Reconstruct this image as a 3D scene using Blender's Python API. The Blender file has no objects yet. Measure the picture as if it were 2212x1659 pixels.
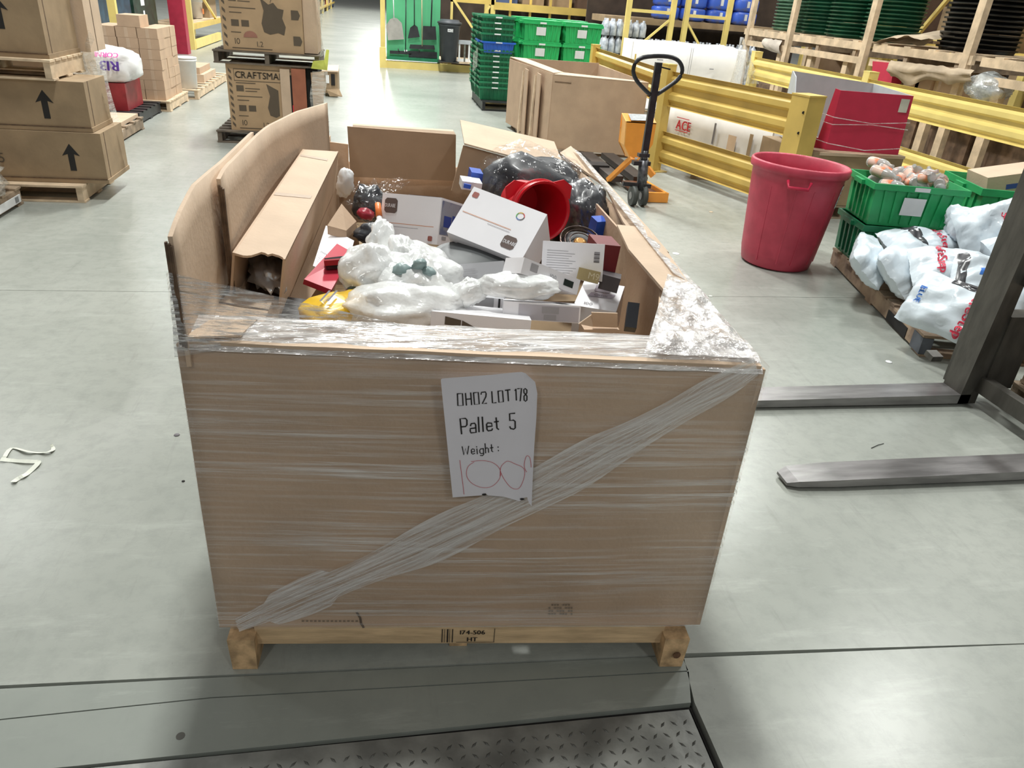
import bpy, math, random
from mathutils import Vector, Matrix, noise, Euler
random.seed(7)
R = math.radians
scene = bpy.context.scene
col = scene.collection
V = Vector

# ---------------------------------------------------------------- camera
FPX, CX, CY, CAMH = 1600.0, 1106.0, 829.5, 1.65
CAMM = Matrix(((0.9846238943703338, 0.01235256190797103, -0.17425039698464825),
               (-0.15958954909946296, 0.46926926937580177, -0.8685145529222473),
               (0.07104197669848347, 0.882968723700795, 0.46402507530623954)))
cd = bpy.data.cameras.new('camera'); cam = bpy.data.objects.new('camera', cd); col.objects.link(cam)
cd.sensor_width = 36.0; cd.lens = 36.0 * FPX / 2212.0; cd.clip_start = 0.05; cd.clip_end = 400
cam.matrix_world = Matrix.Translation((0, 0, CAMH)) @ CAMM.to_4x4()
scene.camera = cam
# ---------------------------------------------------------------- light
w = bpy.data.worlds.new('world'); scene.world = w; w.use_nodes = True
w.node_tree.nodes['Background'].inputs[0].default_value = (1.0, 0.985, 0.95, 1)
w.node_tree.nodes['Background'].inputs[1].default_value = 0.25
def area(name, loc, sx, sy, power, color=(0.985, 1, 0.96), rot=(0, 0, 0)):
    l = bpy.data.lights.new(name, 'AREA'); l.shape = 'RECTANGLE'; l.size = sx; l.size_y = sy
    l.energy = power; l.color = color
    o = bpy.data.objects.new(name, l); o.location = loc; o.rotation_euler = rot; col.objects.link(o)
    return o
for k in range(9):                                   # row of high bay lamps above the aisle
    area('bay_or_fill_lamp', (0.25, 4.4 + 6.3 * k, 8.6), 0.7, 1.3, 600 if k == 0 else 900)
for k in range(5):
    area('bay_or_fill_lamp', (8.0, 7.0 + 6.5 * k, 8.6), 0.7, 1.3, 430)
    area('bay_or_fill_lamp', (-7.5, 7.0 + 6.5 * k, 8.6), 0.7, 1.3, 170)
for x_ in (-4.0, 4.5):  # added fill lamps behind the camera, to brighten the front of the box
    area('bay_or_fill_lamp', (x_, -7.0, 8.6), 0.7, 1.3, 260)
scene.view_settings.view_transform = 'Standard'; scene.view_settings.look = 'None'
scene.view_settings.gamma = 1.0; scene.view_settings.use_curve_mapping = False
scene.view_settings.exposure = -0.24

# ---------------------------------------------------------------- measuring helpers (from the calibrated camera)
def ray(px, py):
    return (CAMM @ V((px - CX, CY - py, -FPX))).normalized()
def G(px, py, z=0.0):
    d = ray(px, py); return V((0, 0, CAMH)) + d * ((z - CAMH) / d.z)
def Y(px, py, y):
    d = ray(px, py); return V((0, 0, CAMH)) + d * (y / d.y)
def X(px, py, x):
    d = ray(px, py); return V((0, 0, CAMH)) + d * (x / d.x)
def PL(px, py, p0, n):
    d = ray(px, py); o = V((0, 0, CAMH)); return o + d * ((p0 - o).dot(n) / d.dot(n))

# ---------------------------------------------------------------- materials
MATS = {}
def nd(nt, t, **kw):
    n = nt.nodes.new(t)
    for k, v in kw.items(): setattr(n, k, v)
    return n
def mat(name, c, rough=0.6, metal=0.0, var=0.12, scale=8.0, bump=0.0, bscale=None, stretch=(1, 1, 1), c2=None, spec=0.5, trans=0.0, cont=(0.35, 0.65), coat=0.0):
    if name in MATS: return MATS[name]
    m = bpy.data.materials.new(name); m.use_nodes = True; nt = m.node_tree
    b = nt.nodes['Principled BSDF']
    tc = nd(nt, 'ShaderNodeTexCoord'); mp = nd(nt, 'ShaderNodeMapping'); mp.inputs['Scale'].default_value = stretch
    nt.links.new(tc.outputs['Object'], mp.inputs[0])
    nz = nd(nt, 'ShaderNodeTexNoise'); nz.inputs['Scale'].default_value = scale; nz.inputs['Detail'].default_value = 5
    nt.links.new(mp.outputs[0], nz.inputs['Vector'])
    cr = nd(nt, 'ShaderNodeValToRGB')
    c = tuple(c); d = tuple(c2) if c2 else tuple(x * (1 - var) for x in c)
    e = c if c2 else tuple(min(1, x * (1 + var)) for x in c)
    cr.color_ramp.elements[0].position = cont[0]; cr.color_ramp.elements[1].position = cont[1]
    cr.color_ramp.elements[0].color = (*d, 1); cr.color_ramp.elements[1].color = (*e, 1)
    nt.links.new(nz.outputs[0], cr.inputs[0]); nt.links.new(cr.outputs[0], b.inputs['Base Color'])
    b.inputs['Roughness'].default_value = rough; b.inputs['Metallic'].default_value = metal
    b.inputs['Specular IOR Level'].default_value = spec; b.inputs['Transmission Weight'].default_value = trans
    b.inputs['Coat Weight'].default_value = coat; b.inputs['Coat Roughness'].default_value = 0.15
    if bump:
        n2 = nd(nt, 'ShaderNodeTexNoise'); n2.inputs['Scale'].default_value = bscale or scale * 4; n2.inputs['Detail'].default_value = 4
        nt.links.new(mp.outputs[0], n2.inputs['Vector'])
        bp = nd(nt, 'ShaderNodeBump'); bp.inputs['Strength'].default_value = bump; bp.inputs['Distance'].default_value = 0.02
        nt.links.new(n2.outputs[0], bp.inputs['Height']); nt.links.new(bp.outputs[0], b.inputs['Normal'])
    MATS[name] = m; return m
def film(name, c=(0.9, 0.9, 0.9), lo=0.05, hi=0.6, scale=6, stretch=(1, 1, 1), bump=0.5, bscale=20, cont=(0.4, 0.7), rough=0.12, gloss=0.5, rot=(0, 0, 0), mod=0):
    """thin clear plastic: mostly transparent, cloudier along its folds, glossy"""
    if name in MATS: return MATS[name]
    m = bpy.data.materials.new(name); m.use_nodes = True; nt = m.node_tree
    for n in list(nt.nodes): nt.nodes.remove(n)
    out = nd(nt, 'ShaderNodeOutputMaterial'); tr = nd(nt, 'ShaderNodeBsdfTransparent'); b = nd(nt, 'ShaderNodeBsdfPrincipled')
    b.inputs['Base Color'].default_value = (*c, 1); b.inputs['Roughness'].default_value = rough; b.inputs['Specular IOR Level'].default_value = gloss
    tc = nd(nt, 'ShaderNodeTexCoord'); mp = nd(nt, 'ShaderNodeMapping'); mp.inputs['Scale'].default_value = stretch; mp.inputs['Rotation'].default_value = rot
    mr = nd(nt, 'ShaderNodeMapping'); mr.inputs['Scale'].default_value = stretch
    mp.inputs['Scale'].default_value = (1, 1, 1)
    nt.links.new(tc.outputs['Object'], mp.inputs[0]); nt.links.new(mp.outputs[0], mr.inputs[0])
    nz = nd(nt, 'ShaderNodeTexNoise'); nz.inputs['Scale'].default_value = scale; nz.inputs['Detail'].default_value = 6; nz.inputs['Roughness'].default_value = 0.65
    nt.links.new(mr.outputs[0], nz.inputs['Vector'])
    rm = nd(nt, 'ShaderNodeMapRange'); rm.inputs[1].default_value = cont[0]; rm.inputs[2].default_value = cont[1]; rm.inputs[3].default_value = lo; rm.inputs[4].default_value = hi
    nt.links.new(nz.outputs[0], rm.inputs[0])
    if mod:          # patches where the film lies smooth
        n3 = nd(nt, 'ShaderNodeTexNoise'); n3.inputs['Scale'].default_value = mod; n3.inputs['Detail'].default_value = 3; m3 = nd(nt, 'ShaderNodeMapping'); m3.inputs['Scale'].default_value = (0.6, 0.6, 3.0)
        nt.links.new(tc.outputs['Object'], m3.inputs[0]); nt.links.new(m3.outputs[0], n3.inputs['Vector'])
        r3 = nd(nt, 'ShaderNodeMapRange'); r3.inputs[1].default_value = 0.38; r3.inputs[2].default_value = 0.66; r3.inputs[3].default_value = 0.15; r3.inputs[4].default_value = 1.25
        nt.links.new(n3.outputs[0], r3.inputs[0]); mm = nd(nt, 'ShaderNodeMath', operation='MULTIPLY'); nt.links.new(rm.outputs[0], mm.inputs[0]); nt.links.new(r3.outputs[0], mm.inputs[1]); rm = mm
    n2 = nd(nt, 'ShaderNodeTexNoise'); n2.inputs['Scale'].default_value = bscale; n2.inputs['Detail'].default_value = 4
    nt.links.new(mr.outputs[0], n2.inputs['Vector'])
    bp = nd(nt, 'ShaderNodeBump'); bp.inputs['Strength'].default_value = bump; bp.inputs['Distance'].default_value = 0.03
    nt.links.new(n2.outputs[0], bp.inputs['Height']); nt.links.new(bp.outputs[0], b.inputs['Normal'])
    mx = nd(nt, 'ShaderNodeMixShader'); nt.links.new(rm.outputs[0], mx.inputs[0]); nt.links.new(tr.outputs[0], mx.inputs[1]); nt.links.new(b.outputs[0], mx.inputs[2])
    gl = nd(nt, 'ShaderNodeBsdfGlossy'); gl.inputs['Roughness'].default_value = rough; nt.links.new(bp.outputs[0], gl.inputs['Normal'])
    mx2 = nd(nt, 'ShaderNodeMixShader'); mx2.inputs[0].default_value = 0.12 * gloss * 2
    nt.links.new(mx.outputs[0], mx2.inputs[1]); nt.links.new(gl.outputs[0], mx2.inputs[2]); nt.links.new(mx2.outputs[0], out.inputs[0])
    MATS[name] = m; return m
def flat(name, c, rough=0.7): return mat(name, c, rough, var=0.04)

CARD = mat('cardboard', (0.50, 0.352, 0.238), 0.75, var=0.07, scale=5, bump=0.08, bscale=60)
CARDL = mat('cardboard_light', (0.56, 0.42, 0.30), 0.75, var=0.06, scale=6, bump=0.08, bscale=60)
CARDD = mat('cardboard_dull', (0.31, 0.22, 0.13), 0.8, var=0.12, scale=5, bump=0.08)
CARDE = mat('cardboard_cut_edge', (0.12, 0.075, 0.045), 0.9, var=0.25, scale=40)
WOOD = mat('pine_board', (0.60, 0.43, 0.25), 0.7, var=0.22, scale=5, stretch=(1, 8, 8), bump=0.1)
WOODX = mat('pine_end_grain', (0.55, 0.37, 0.20), 0.75, var=0.3, scale=30, bump=0.15)
WOODO = mat('old_pallet_wood', (0.30, 0.225, 0.155), 0.85, var=0.35, scale=7, bump=0.2)
WOODP = mat('pale_pallet_wood', (0.62, 0.48, 0.33), 0.75, var=0.2, scale=7, bump=0.1)
YEL = mat('yellow_paint', (0.64, 0.455, 0.12), 0.45, var=0.1, scale=3, bump=0.03)
YELB = mat('bright_yellow_paint', (0.76, 0.60, 0.20), 0.42, var=0.08, scale=3, bump=0.03)
GRN = mat('green_plastic', (0.015, 0.32, 0.10), 0.4, var=0.15, scale=5)
GRND = mat('dark_green_plastic', (0.01, 0.16, 0.07), 0.45, var=0.2, scale=5)
BLK = mat('black_plastic', (0.02, 0.021, 0.024), 0.45, var=0.3, scale=6)
BLKM = mat('black_steel', (0.025, 0.026, 0.03), 0.35, metal=0.3, var=0.3, scale=12)
RED = mat('red_plastic', (0.50, 0.02, 0.06), 0.42, var=0.18, scale=9, bump=0.04)
REDB = mat('bright_red_plastic', (0.62, 0.008, 0.02), 0.32, var=0.08, scale=6)
REDP = mat('red_printed_card', (0.50, 0.02, 0.06), 0.55, var=0.06)
WHT = mat('white_card', (0.86, 0.85, 0.88), 0.5, var=0.03, scale=5)
WHTG = mat('white_plastic', (0.80, 0.81, 0.82), 0.35, var=0.04)
GREY = mat('grey_card', (0.33, 0.33, 0.35), 0.6, var=0.08)
INK = flat('black_ink', (0.015, 0.013, 0.012)); INKG = flat('grey_ink', (0.16, 0.15, 0.16)); INKB = flat('brown_ink', (0.10, 0.075, 0.05))
BLUE = mat('blue_plastic', (0.02, 0.09, 0.50), 0.4, var=0.15); LABEL = flat('white_label', (0.72, 0.73, 0.74)); REDI = flat('red_ink', (0.60, 0.04, 0.05))
ORNG = mat('orange_paint', (0.86, 0.34, 0.05), 0.4, var=0.06)
STEEL = mat('worn_steel', (0.26, 0.25, 0.25), 0.30, metal=0.7, var=0.25, scale=4, stretch=(1, 5, 5), bump=0.04)
STEELD = mat('dark_mast_steel', (0.085, 0.08, 0.07), 0.4, metal=0.3, var=0.25, scale=5, stretch=(3, 3, 1), bump=0.05)
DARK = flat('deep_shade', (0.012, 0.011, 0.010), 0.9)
BAGF = film('translucent_bag_film', (0.97, 0.985, 0.98), 0.50, 1.0, 4, bump=0.35, bscale=10, rough=0.2, gloss=0.3, cont=(0.35, 0.6))

# ---------------------------------------------------------------- mesh helpers
class MB:
    def __init__(s): s.v = []; s.f = []; s.sm = []
    def add(s, vs, fs, sm=False):
        k = len(s.v); s.v += [V(p) for p in vs]
        for f in fs: s.f.append(tuple(i + k for i in f)); s.sm.append(sm)
        return s
    def hexa(s, b, t):               # bottom ring of 4, top ring of 4
        return s.add(list(b) + list(t), [(3, 2, 1, 0), (4, 5, 6, 7), (0, 1, 5, 4), (1, 2, 6, 5), (2, 3, 7, 6), (3, 0, 4, 7)])
    def box(s, c, d, rz=0, rx=0, ry=0):
        M = Euler((rx, ry, rz)).to_matrix(); c = V(c); x, y, z = [q / 2 for q in d]
        P = lambda a, b_, e: c + M @ V((a * x, b_ * y, e * z))
        return s.hexa([P(-1, -1, -1), P(1, -1, -1), P(1, 1, -1), P(-1, 1, -1)], [P(-1, -1, 1), P(1, -1, 1), P(1, 1, 1), P(-1, 1, 1)])
    def bar(s, a, b, wd, ht, up=(0, 0, 1)):      # rectangular bar from a to b
        a = V(a); b = V(b); d = (b - a).normalized(); u = V(up); r = d.cross(u)
        if r.length < 1e-3: r = d.cross(V((1, 0, 0)))
        r.normalize(); u = r.cross(d).normalized(); r *= wd / 2; u *= ht / 2
        return s.hexa([a - r - u, a + r - u, b + r - u, b - r - u], [a - r + u, a + r + u, b + r + u, b - r + u])
    def slab(s, pts, n, th):          # polygon extruded along n by th
        n = V(n).normalized() * th; k = len(pts); pts = [V(p) for p in pts]
        s.add(pts + [p + n for p in pts], [tuple(range(k))[::-1], tuple(range(k, 2 * k))] + [(i, (i + 1) % k, k + (i + 1) % k, k + i) for i in range(k)])
        return s
    def quad(s, *p): return s.add(p, [tuple(range(len(p)))])
    def ring(s, c, ax, r, n=16, u0=None):
        ax = V(ax).normalized(); u = (u0 or (V((0, 0, 1)) if abs(ax.z) < 0.9 else V((1, 0, 0)))); u = (u - ax * u.dot(ax)).normalized(); w_ = ax.cross(u)
        rx, ry = r if isinstance(r, tuple) else (r, r)
        return [V(c) + u * rx * math.cos(2 * math.pi * i / n) + w_ * ry * math.sin(2 * math.pi * i / n) for i in range(n)]
    def loft(s, rings, cap0=True, cap1=True, sm=True):
        k = len(s.v); n = len(rings[0])
        for r_ in rings: s.v += [V(p) for p in r_]
        for j in range(len(rings) - 1):
            for i in range(n):
                a = k + j * n + i; b = k + j * n + (i + 1) % n
                s.f.append((a, b, b + n, a + n)); s.sm.append(sm)
        if cap0: s.f.append(tuple(k + i for i in range(n))[::-1]); s.sm.append(False)
        if cap1: s.f.append(tuple(k + (len(rings) - 1) * n + i for i in range(n))); s.sm.append(False)
        return s
    def cyl(s, a, b, r, r2=None, n=14, cap=True):
        a = V(a); b = V(b); r2 = r if r2 is None else r2
        return s.loft([s.ring(a, b - a, r, n), s.ring(b, b - a, r2, n)], cap, cap)
    def lathe(s, c, ax, prof, n=24, cap0=True, cap1=True):   # prof: (radius, height along ax)
        ax = V(ax).normalized(); c = V(c)
        return s.loft([s.ring(c + ax * h, ax, r, n) for r, h in prof], cap0, cap1)
    def tube(s, pts, r, n=8):
        pts = [V(p) for p in pts]; rg = []
        for i, p in enumerate(pts):
            d = (pts[min(i + 1, len(pts) - 1)] - pts[max(i - 1, 0)]).normalized()
            rg.append(s.ring(p, d, r, n, V((0.31, 0.2, 0.93)) if abs(d.z) < 0.95 else V((1, 0.1, 0))))
        return s.loft(rg)
    def grid(s, fn, nu, nv, sm=True):
        k = len(s.v)
        for j in range(nv + 1):
            for i in range(nu + 1): s.v.append(V(fn(i / nu, j / nv)))
        for j in range(nv):
            for i in range(nu):
                a = k + j * (nu + 1) + i; s.f.append((a, a + 1, a + nu + 2, a + nu + 1)); s.sm.append(sm)
        return s
    def sheet(s, fn, nu, nv, th, sm=True):   # grid with thickness (normal estimated)
        k = len(s.v); s.grid(fn, nu, nv, sm); W_ = nu + 1
        g = s.v[k:]; n = (g[W_ * 1] - g[0]).cross(g[1] - g[0]).normalized() * th
        s.grid(lambda a, b: V(fn(1 - a, b)) + n, nu, nv, sm)
        k2 = k + len(g)
        def idx(i, j): return k + j * W_ + i
        def id2(i, j): return k2 + j * W_ + (nu - i)
        for i in range(nu):
            for j in (0, nv):
                s.f.append((idx(i, j), idx(i + 1, j), id2(i + 1, j), id2(i, j))); s.sm.append(False)
        for j in range(nv):
            for i in (0, nu):
                s.f.append((idx(i, j), idx(i, j + 1), id2(i, j + 1), id2(i, j))); s.sm.append(False)
        return s
    def ribbon(s, pts, wd, n):       # flat stroke lying in the plane of normal n
        n = V(n).normalized(); pts = [V(p) for p in pts]
        L = []; Rr = []
        for i, p in enumerate(pts):
            d = (pts[min(i + 1, len(pts) - 1)] - pts[max(i - 1, 0)]).normalized(); q = d.cross(n).normalized() * wd / 2
            if i == 0: p = p - d * wd * 0.3
            if i == len(pts) - 1: p = p + d * wd * 0.3
            L.append(p - q); Rr.append(p + q)
        k = len(s.v); s.v += L + Rr; m = len(pts)
        for i in range(m - 1): s.f.append((k + i, k + i + 1, k + m + i + 1, k + m + i)); s.sm.append(False)
        return s
    def mesh(s, name, m, org=V((0, 0, 0))):
        me = bpy.data.meshes.new(name); me.from_pydata([tuple(p - org) for p in s.v], [], s.f)
        for p, q in zip(me.polygons, s.sm): p.use_smooth = q
        me.materials.append(m); me.update(); return me

def thing(name, label, cat, loc=(0, 0, 0), group=None):
    o = bpy.data.objects.new(name, None); col.objects.link(o); o.location = loc; o.empty_display_size = 0.1
    if label: o['label'] = label
    if cat: o['category'] = cat
    if group: o['group'] = group
    return o
def part(mb, name, m, root, label=None, stuff=False):
    o = bpy.data.objects.new(name, mb.mesh(name, m)); col.objects.link(o); o.parent = root
    # empties and one-mesh things keep their own origin, parts are built in place
    p = V(root.location) if root.parent is None else V((0, 0, 0))
    o.matrix_parent_inverse = Matrix.Translation(-p)
    if label: o['label'] = label
    if stuff: o['kind'] = 'stuff'
    CH.setdefault(root.name, []).append(o)
    return o
def solo(mb, name, m, label=None, cat=None, group=None, kind=None):
    xs = [p.x for p in mb.v]; ys = [p.y for p in mb.v]; zs = [p.z for p in mb.v]
    org = V(((min(xs) + max(xs)) / 2, (min(ys) + max(ys)) / 2, min(zs)))
    o = bpy.data.objects.new(name, mb.mesh(name, m, org)); col.objects.link(o); o.location = org
    if label: o['label'] = label
    if cat: o['category'] = cat
    if group: o['group'] = group
    if kind: o['kind'] = kind
    return o
CH = {}
def copy_tree(o, loc=None, rz=None, label=None, parent=None, scale=None, rot=None, top=True):
    c = o.copy(); col.objects.link(c)
    if parent: c.parent = parent
    if loc is not None: c.location = loc
    if rz is not None: c.rotation_euler = (0, 0, rz)
    if rot is not None: c.rotation_euler = rot
    if scale is not None: c.scale = scale if hasattr(scale, '__len__') else (scale,) * 3
    if label: c['label'] = label
    for ch in CH.get(o.name, []):
        copy_tree(ch, parent=c, top=False)
    return c

# ---------------------------------------------------------------- lettering
GL = {}
def make_glyphs(chars):
    obs = []
    for ch in chars:
        cu = bpy.data.curves.new('g', 'FONT'); cu.body = ch; cu.resolution_u = 3; o = bpy.data.objects.new('g', cu); col.objects.link(o); obs.append((ch, o, cu))
    dg = bpy.context.evaluated_depsgraph_get(); dg.update()
    for ch, o, cu in obs:
        me = bpy.data.meshes.new_from_object(o.evaluated_get(dg))
        vs = [V(p.co) for p in me.vertices]; fs = [tuple(p.vertices) for p in me.polygons]
        x0 = min([p.x for p in vs] or [0]); x1 = max([p.x for p in vs] or [0.3])
        GL[ch] = ([p - V((x0, 0, 0)) for p in vs], fs, x1 - x0)
        bpy.data.meshes.remove(me)
    for ch, o, cu in obs: bpy.data.objects.remove(o); bpy.data.curves.remove(cu)
make_glyphs("ABCDEFGHIJKLMNOPQRSTUVWXYZabcdefghijklmnopqrstuvwxyz0123456789-.")
def text(mb, s, o, u, v, h, wscale=1.0, bold=0.0, fn=None, ital=0.0):
    """letters of cap height h in the plane o + x*u + y*v (or mapped by fn(x, y))"""
    x = 0.0; k = h / 0.69
    for ch in s:
        if ch == ' ': x += 0.28 * k * wscale; continue
        vs, fs, wd = GL[ch]
        for dx in ((0,) if not bold else (-bold, bold)):
            P = []
            for p in vs:
                a = x + (p.x + p.y * ital) * k * wscale + dx * h; b = p.y * k
                P.append(fn(a, b) if fn else V(o) + V(u) * a + V(v) * b)
            mb.add(P, fs)
        x += (wd + 0.10) * k * wscale
    return x
def poly(mb, pts, o, u, v): mb.add([V(o) + V(u) * a + V(v) * b for a, b in pts], [tuple(range(len(pts)))])
def rect(mb, x, y, a, b, o, u, v): poly(mb, [(x, y), (x + a, y), (x + a, y + b), (x, y + b)], o, u, v)

# ---------------------------------------------------------------- box from three seen corners
class Bx:
    """box: p top-left, q top-right, r bottom-left of its seen face, dep going away; edges squared up"""
    def __init__(s, p, q, r, dep):
        s.p = V(p); s.x = V(q) - s.p; s.w = s.x.length; s.x.normalize()
        y = V(r) - s.p; y -= s.x * y.dot(s.x); s.h = y.length; s.y = y.normalized()
        s.n = s.x.cross(s.y)           # pointing away from the seen face
        if s.n.dot(s.p - V((0, 0, CAMH))) < 0: s.n = -s.n
        s.d = dep
    def P(s, a, b, c=0): return s.p + s.x * (a * s.w) + s.y * (b * s.h) + s.n * (c * s.d)
    def mb(s, m=None):
        m = m or MB(); P = s.P
        return m.hexa([P(0, 1), P(1, 1), P(1, 1, 1), P(0, 1, 1)], [P(0, 0), P(1, 0), P(1, 0, 1), P(0, 0, 1)])
    # printable faces: origin, u, v in metres; x to the right, y up
    def front(s, e=0.0015): return s.P(0, 1) - s.n * e, s.x, -s.y
    def right(s, e=0.0015): return s.P(1, 1) + s.x * e, s.n, -s.y
    def top(s, e=0.0015): return s.P(0, 0) - s.y * e, s.x, s.n
def crumple(c, rad, rot=(0, 0, 0), seed=0, amp=0.18, fr=3.0, n=(26, 16), flatb=None, sq=1.0, fine=0.3):
    """irregular bag-like closed surface"""
    M = Euler(rot).to_matrix(); c = V(c); mb = MB(); nu, nv = n; rings = []
    for j in range(1, nv):
        th = math.pi * j / nv; rg = []
        for i in range(nu):
            ph = 2 * math.pi * i / nu; d = V((math.sin(th) * math.cos(ph), math.sin(th) * math.sin(ph), math.cos(th)))
            q = V([math.copysign(abs(t) ** sq, t) for t in d])
            k = 1 + amp * noise.noise(d * fr + V((seed, 0, 0))) + amp * 0.7 * (0.5 - abs(noise.noise(d * fr * 2.3 + V((0, seed, 0))))) + amp * fine * noise.noise(d * fr * 6 + V((0, 0, seed)))
            p = V((q.x * rad[0], q.y * rad[1], q.z * rad[2])) * k
            if flatb is not None and p.z < -flatb: p.z = -flatb + (p.z + flatb) * 0.15
            rg.append(c + M @ p)
        rings.append(rg)
    return mb.loft(rings)
# ================================================================ floor
CONC = mat('polished_concrete', (0.385, 0.40, 0.365), 0.27, c2=(0.29, 0.308, 0.278), scale=0.9, bump=0.02, bscale=30, spec=0.45, cont=(0.3, 0.7))
def conc_detail(m):          # fine speckle and long faint scuffs on top of the broad tone
    nt = m.node_tree; b = nt.nodes['Principled BSDF']; src = b.inputs['Base Color'].links[0].from_socket
    tc = nd(nt, 'ShaderNodeTexCoord')
    def layer(src, scale, stretch, lo, hi, c, fac, rot=0):
        mp = nd(nt, 'ShaderNodeMapping'); mp.inputs['Scale'].default_value = stretch; mp.inputs['Rotation'].default_value = (0, 0, rot)
        nt.links.new(tc.outputs['Object'], mp.inputs[0])
        n = nd(nt, 'ShaderNodeTexNoise'); n.inputs['Scale'].default_value = scale; n.inputs['Detail'].default_value = 8; n.inputs['Roughness'].default_value = 0.7
        nt.links.new(mp.outputs[0], n.inputs['Vector'])
        rm = nd(nt, 'ShaderNodeMapRange'); rm.inputs[1].default_value = lo; rm.inputs[2].default_value = hi; rm.inputs[3].default_value = 0; rm.inputs[4].default_value = fac
        nt.links.new(n.outputs[0], rm.inputs[0])
        mx = nd(nt, 'ShaderNodeMix', data_type='RGBA'); nt.links.new(rm.outputs[0], mx.inputs[0]); nt.links.new(src, mx.inputs[6]); mx.inputs[7].default_value = (*c, 1)
        return mx.outputs[2]
    s = layer(src, 14, (1, 1, 1), 0.45, 0.8, (0.20, 0.22, 0.20), 0.5)
    s = layer(s, 2.2, (1, 5, 1), 0.55, 0.8, (0.50, 0.52, 0.48), 0.5, 0.5)
    s = layer(s, 2.5, (7, 0.8, 1), 0.58, 0.82, (0.18, 0.185, 0.17), 0.45, 0.25)
    s = layer(s, 60, (1, 1, 1), 0.66, 0.72, (0.12, 0.12, 0.11), 0.5)
    nt.links.new(s, b.inputs['Base Color'])
conc_detail(CONC)
CONC2 = mat('frame_concrete', (0.29, 0.31, 0.28), 0.38, c2=(0.22, 0.24, 0.215), scale=1.2, bump=0.02, bscale=30, cont=(0.3, 0.7)); conc_detail(CONC2)
GAP = flat('joint_dirt', (0.10, 0.098, 0.088), 0.95)
fb = MB(); fb.box((6, 40, -0.3), (90, 130, 0.1)); floor = solo(fb, 'floor', GAP, kind='structure')
def slab(pts, z=0.0, m=CONC, th=0.24, name='concrete_slab'):
    mb = MB(); mb.slab([V((x, y, z - th)) for x, y in pts], (0, 0, 1), th); return part(mb, name, m, floor)
E1 = 4.268; g = 0.0022
slab([(-39, E1 + g), (51, E1 + g), (51, 104), (-39, 104)])
yl = lambda x: 1.485 - 0.037 * (x + 0.96) if x < 0.86 else 1.405 - 0.05 * (x - 0.9)
slab([(-39, 2.9), (-0.86, 1.486), (0.86, yl(0.85)), (2, 1.350), (51, 1.350), (51, E1 - g), (-39, E1 - g)])
slab([(-39, 1.40), (-0.93, 1.386), (-0.44, 1.400), (0.845, 1.358), (0.845, yl(0.85) - .006), (-0.44, 1.462), (-0.96, 1.479), (-39, 2.88)], m=CONC2)
slab([(-39, 1.235), (-0.72, 1.237), (0.812, 1.254), (0.845, 1.354), (-0.44, 1.3965), (-0.93, 1.3825), (-39, 1.396)], m=CONC2)
slab([(0.822, 1.254), (0.818, -9), (51, -9), (51, 1.3465), (2, 1.3465), (0.9, 1.400), (0.849, 1.402)])
# a cored hole in the frame slab
hc = G(390, 1590); hb = MB(); hb.cyl((hc.x, hc.y, -0.001), (hc.x, hc.y, 0.0008), 0.0105, n=20); part(hb, 'drill_hole', GAP, floor)
# floor debris stains
# tread plate cover over the pit
TREAD = mat('tread_plate_steel', (0.22, 0.225, 0.21), 0.45, metal=0.35, var=0.3, scale=9, bump=0.08)
tp = MB(); tp.slab([V((-3.2, 1.221, -0.012)), V((-3.2, -2, -0.012)), V((0.800, -2, -0.012)), V((0.800, 1.2365, -0.012))], (0, 0, 1), 0.008)
plate = solo(tp, 'tread_plate', TREAD, 'grey diamond tread steel cover plate set in the floor before the big box', 'floor plate')
lg = MB()
for j in range(22):
    for i in range(52):
        x = 0.775 - i * 0.031; y = 1.222 - j * 0.031 + 0.011 * (x) ; a = R(45 if (i + j) % 2 else -45)
        if y > 1.215: continue
        ca, sa = math.cos(a), math.sin(a); L, Wd = 0.0115, 0.0038
        c = V((x, y, -0.004)); P = [c + V((ca * L, sa * L, 0)), c + V((-sa * Wd, ca * Wd, 0)), c - V((ca * L, sa * L, 0)), c - V((-sa * Wd, ca * Wd, 0)), c + V((0, 0, 0.0030))]
        lg.add(P, [(0, 1, 4), (1, 2, 4), (2, 3, 4), (3, 0, 4)])
part(lg, 'raised_lug', mat('dark_lug_steel', (0.10, 0.10, 0.09), 0.5, metal=0.2, var=0.3, scale=9), plate, stuff=True)  # lugs coloured darker than the plate
fr_ = MB(); fr_.bar((-3.2, 1.2275, -0.04), (0.81, 1.2475, -0.04), 0.006, 0.05); fr_.bar((0.812, 1.25, -0.04), (0.806, -2, -0.04), 0.006, 0.05); part(fr_, 'pit_rim', DARK, plate)

# ================================================================ shipping pallet under the box
C4 = [V((-0.405, 1.485, 0)), V((0.835, 1.372, 0)), V((0.985, 3.95, 0)), V((-0.26, 4.06, 0))]
def Q(u, v, z=0.0): return C4[0] * (1 - u) * (1 - v) + C4[1] * u * (1 - v) + C4[2] * u * v + C4[3] * (1 - u) * v + V((0, 0, z))
pal = thing('shipping_pallet', 'pale new pine pallet under the big open cardboard box in front', 'pallet', Q(0.5, 0.5))
for u0, u1, m in ((0.0, 0.056, WOODX), (0.47, 0.51, WOODX), (0.944, 1.0, WOODX)):
    mb = MB()
    vs = 0.0 if u0 != 0.47 else 0.03
    mb.hexa([Q(u0 + (.004 if u0 == 0 else 0), vs, 0.001), Q(u1 - (.004 if u0 > .9 else 0), vs, 0.001), Q(u1, 1, 0.001), Q(u0, 1, 0.001)], [Q(u0, vs, 0.108), Q(u1, vs, 0.108), Q(u1, 1, 0.108), Q(u0, 1, 0.108)])
    s_ = part(mb, 'stringer', m, pal)
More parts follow.
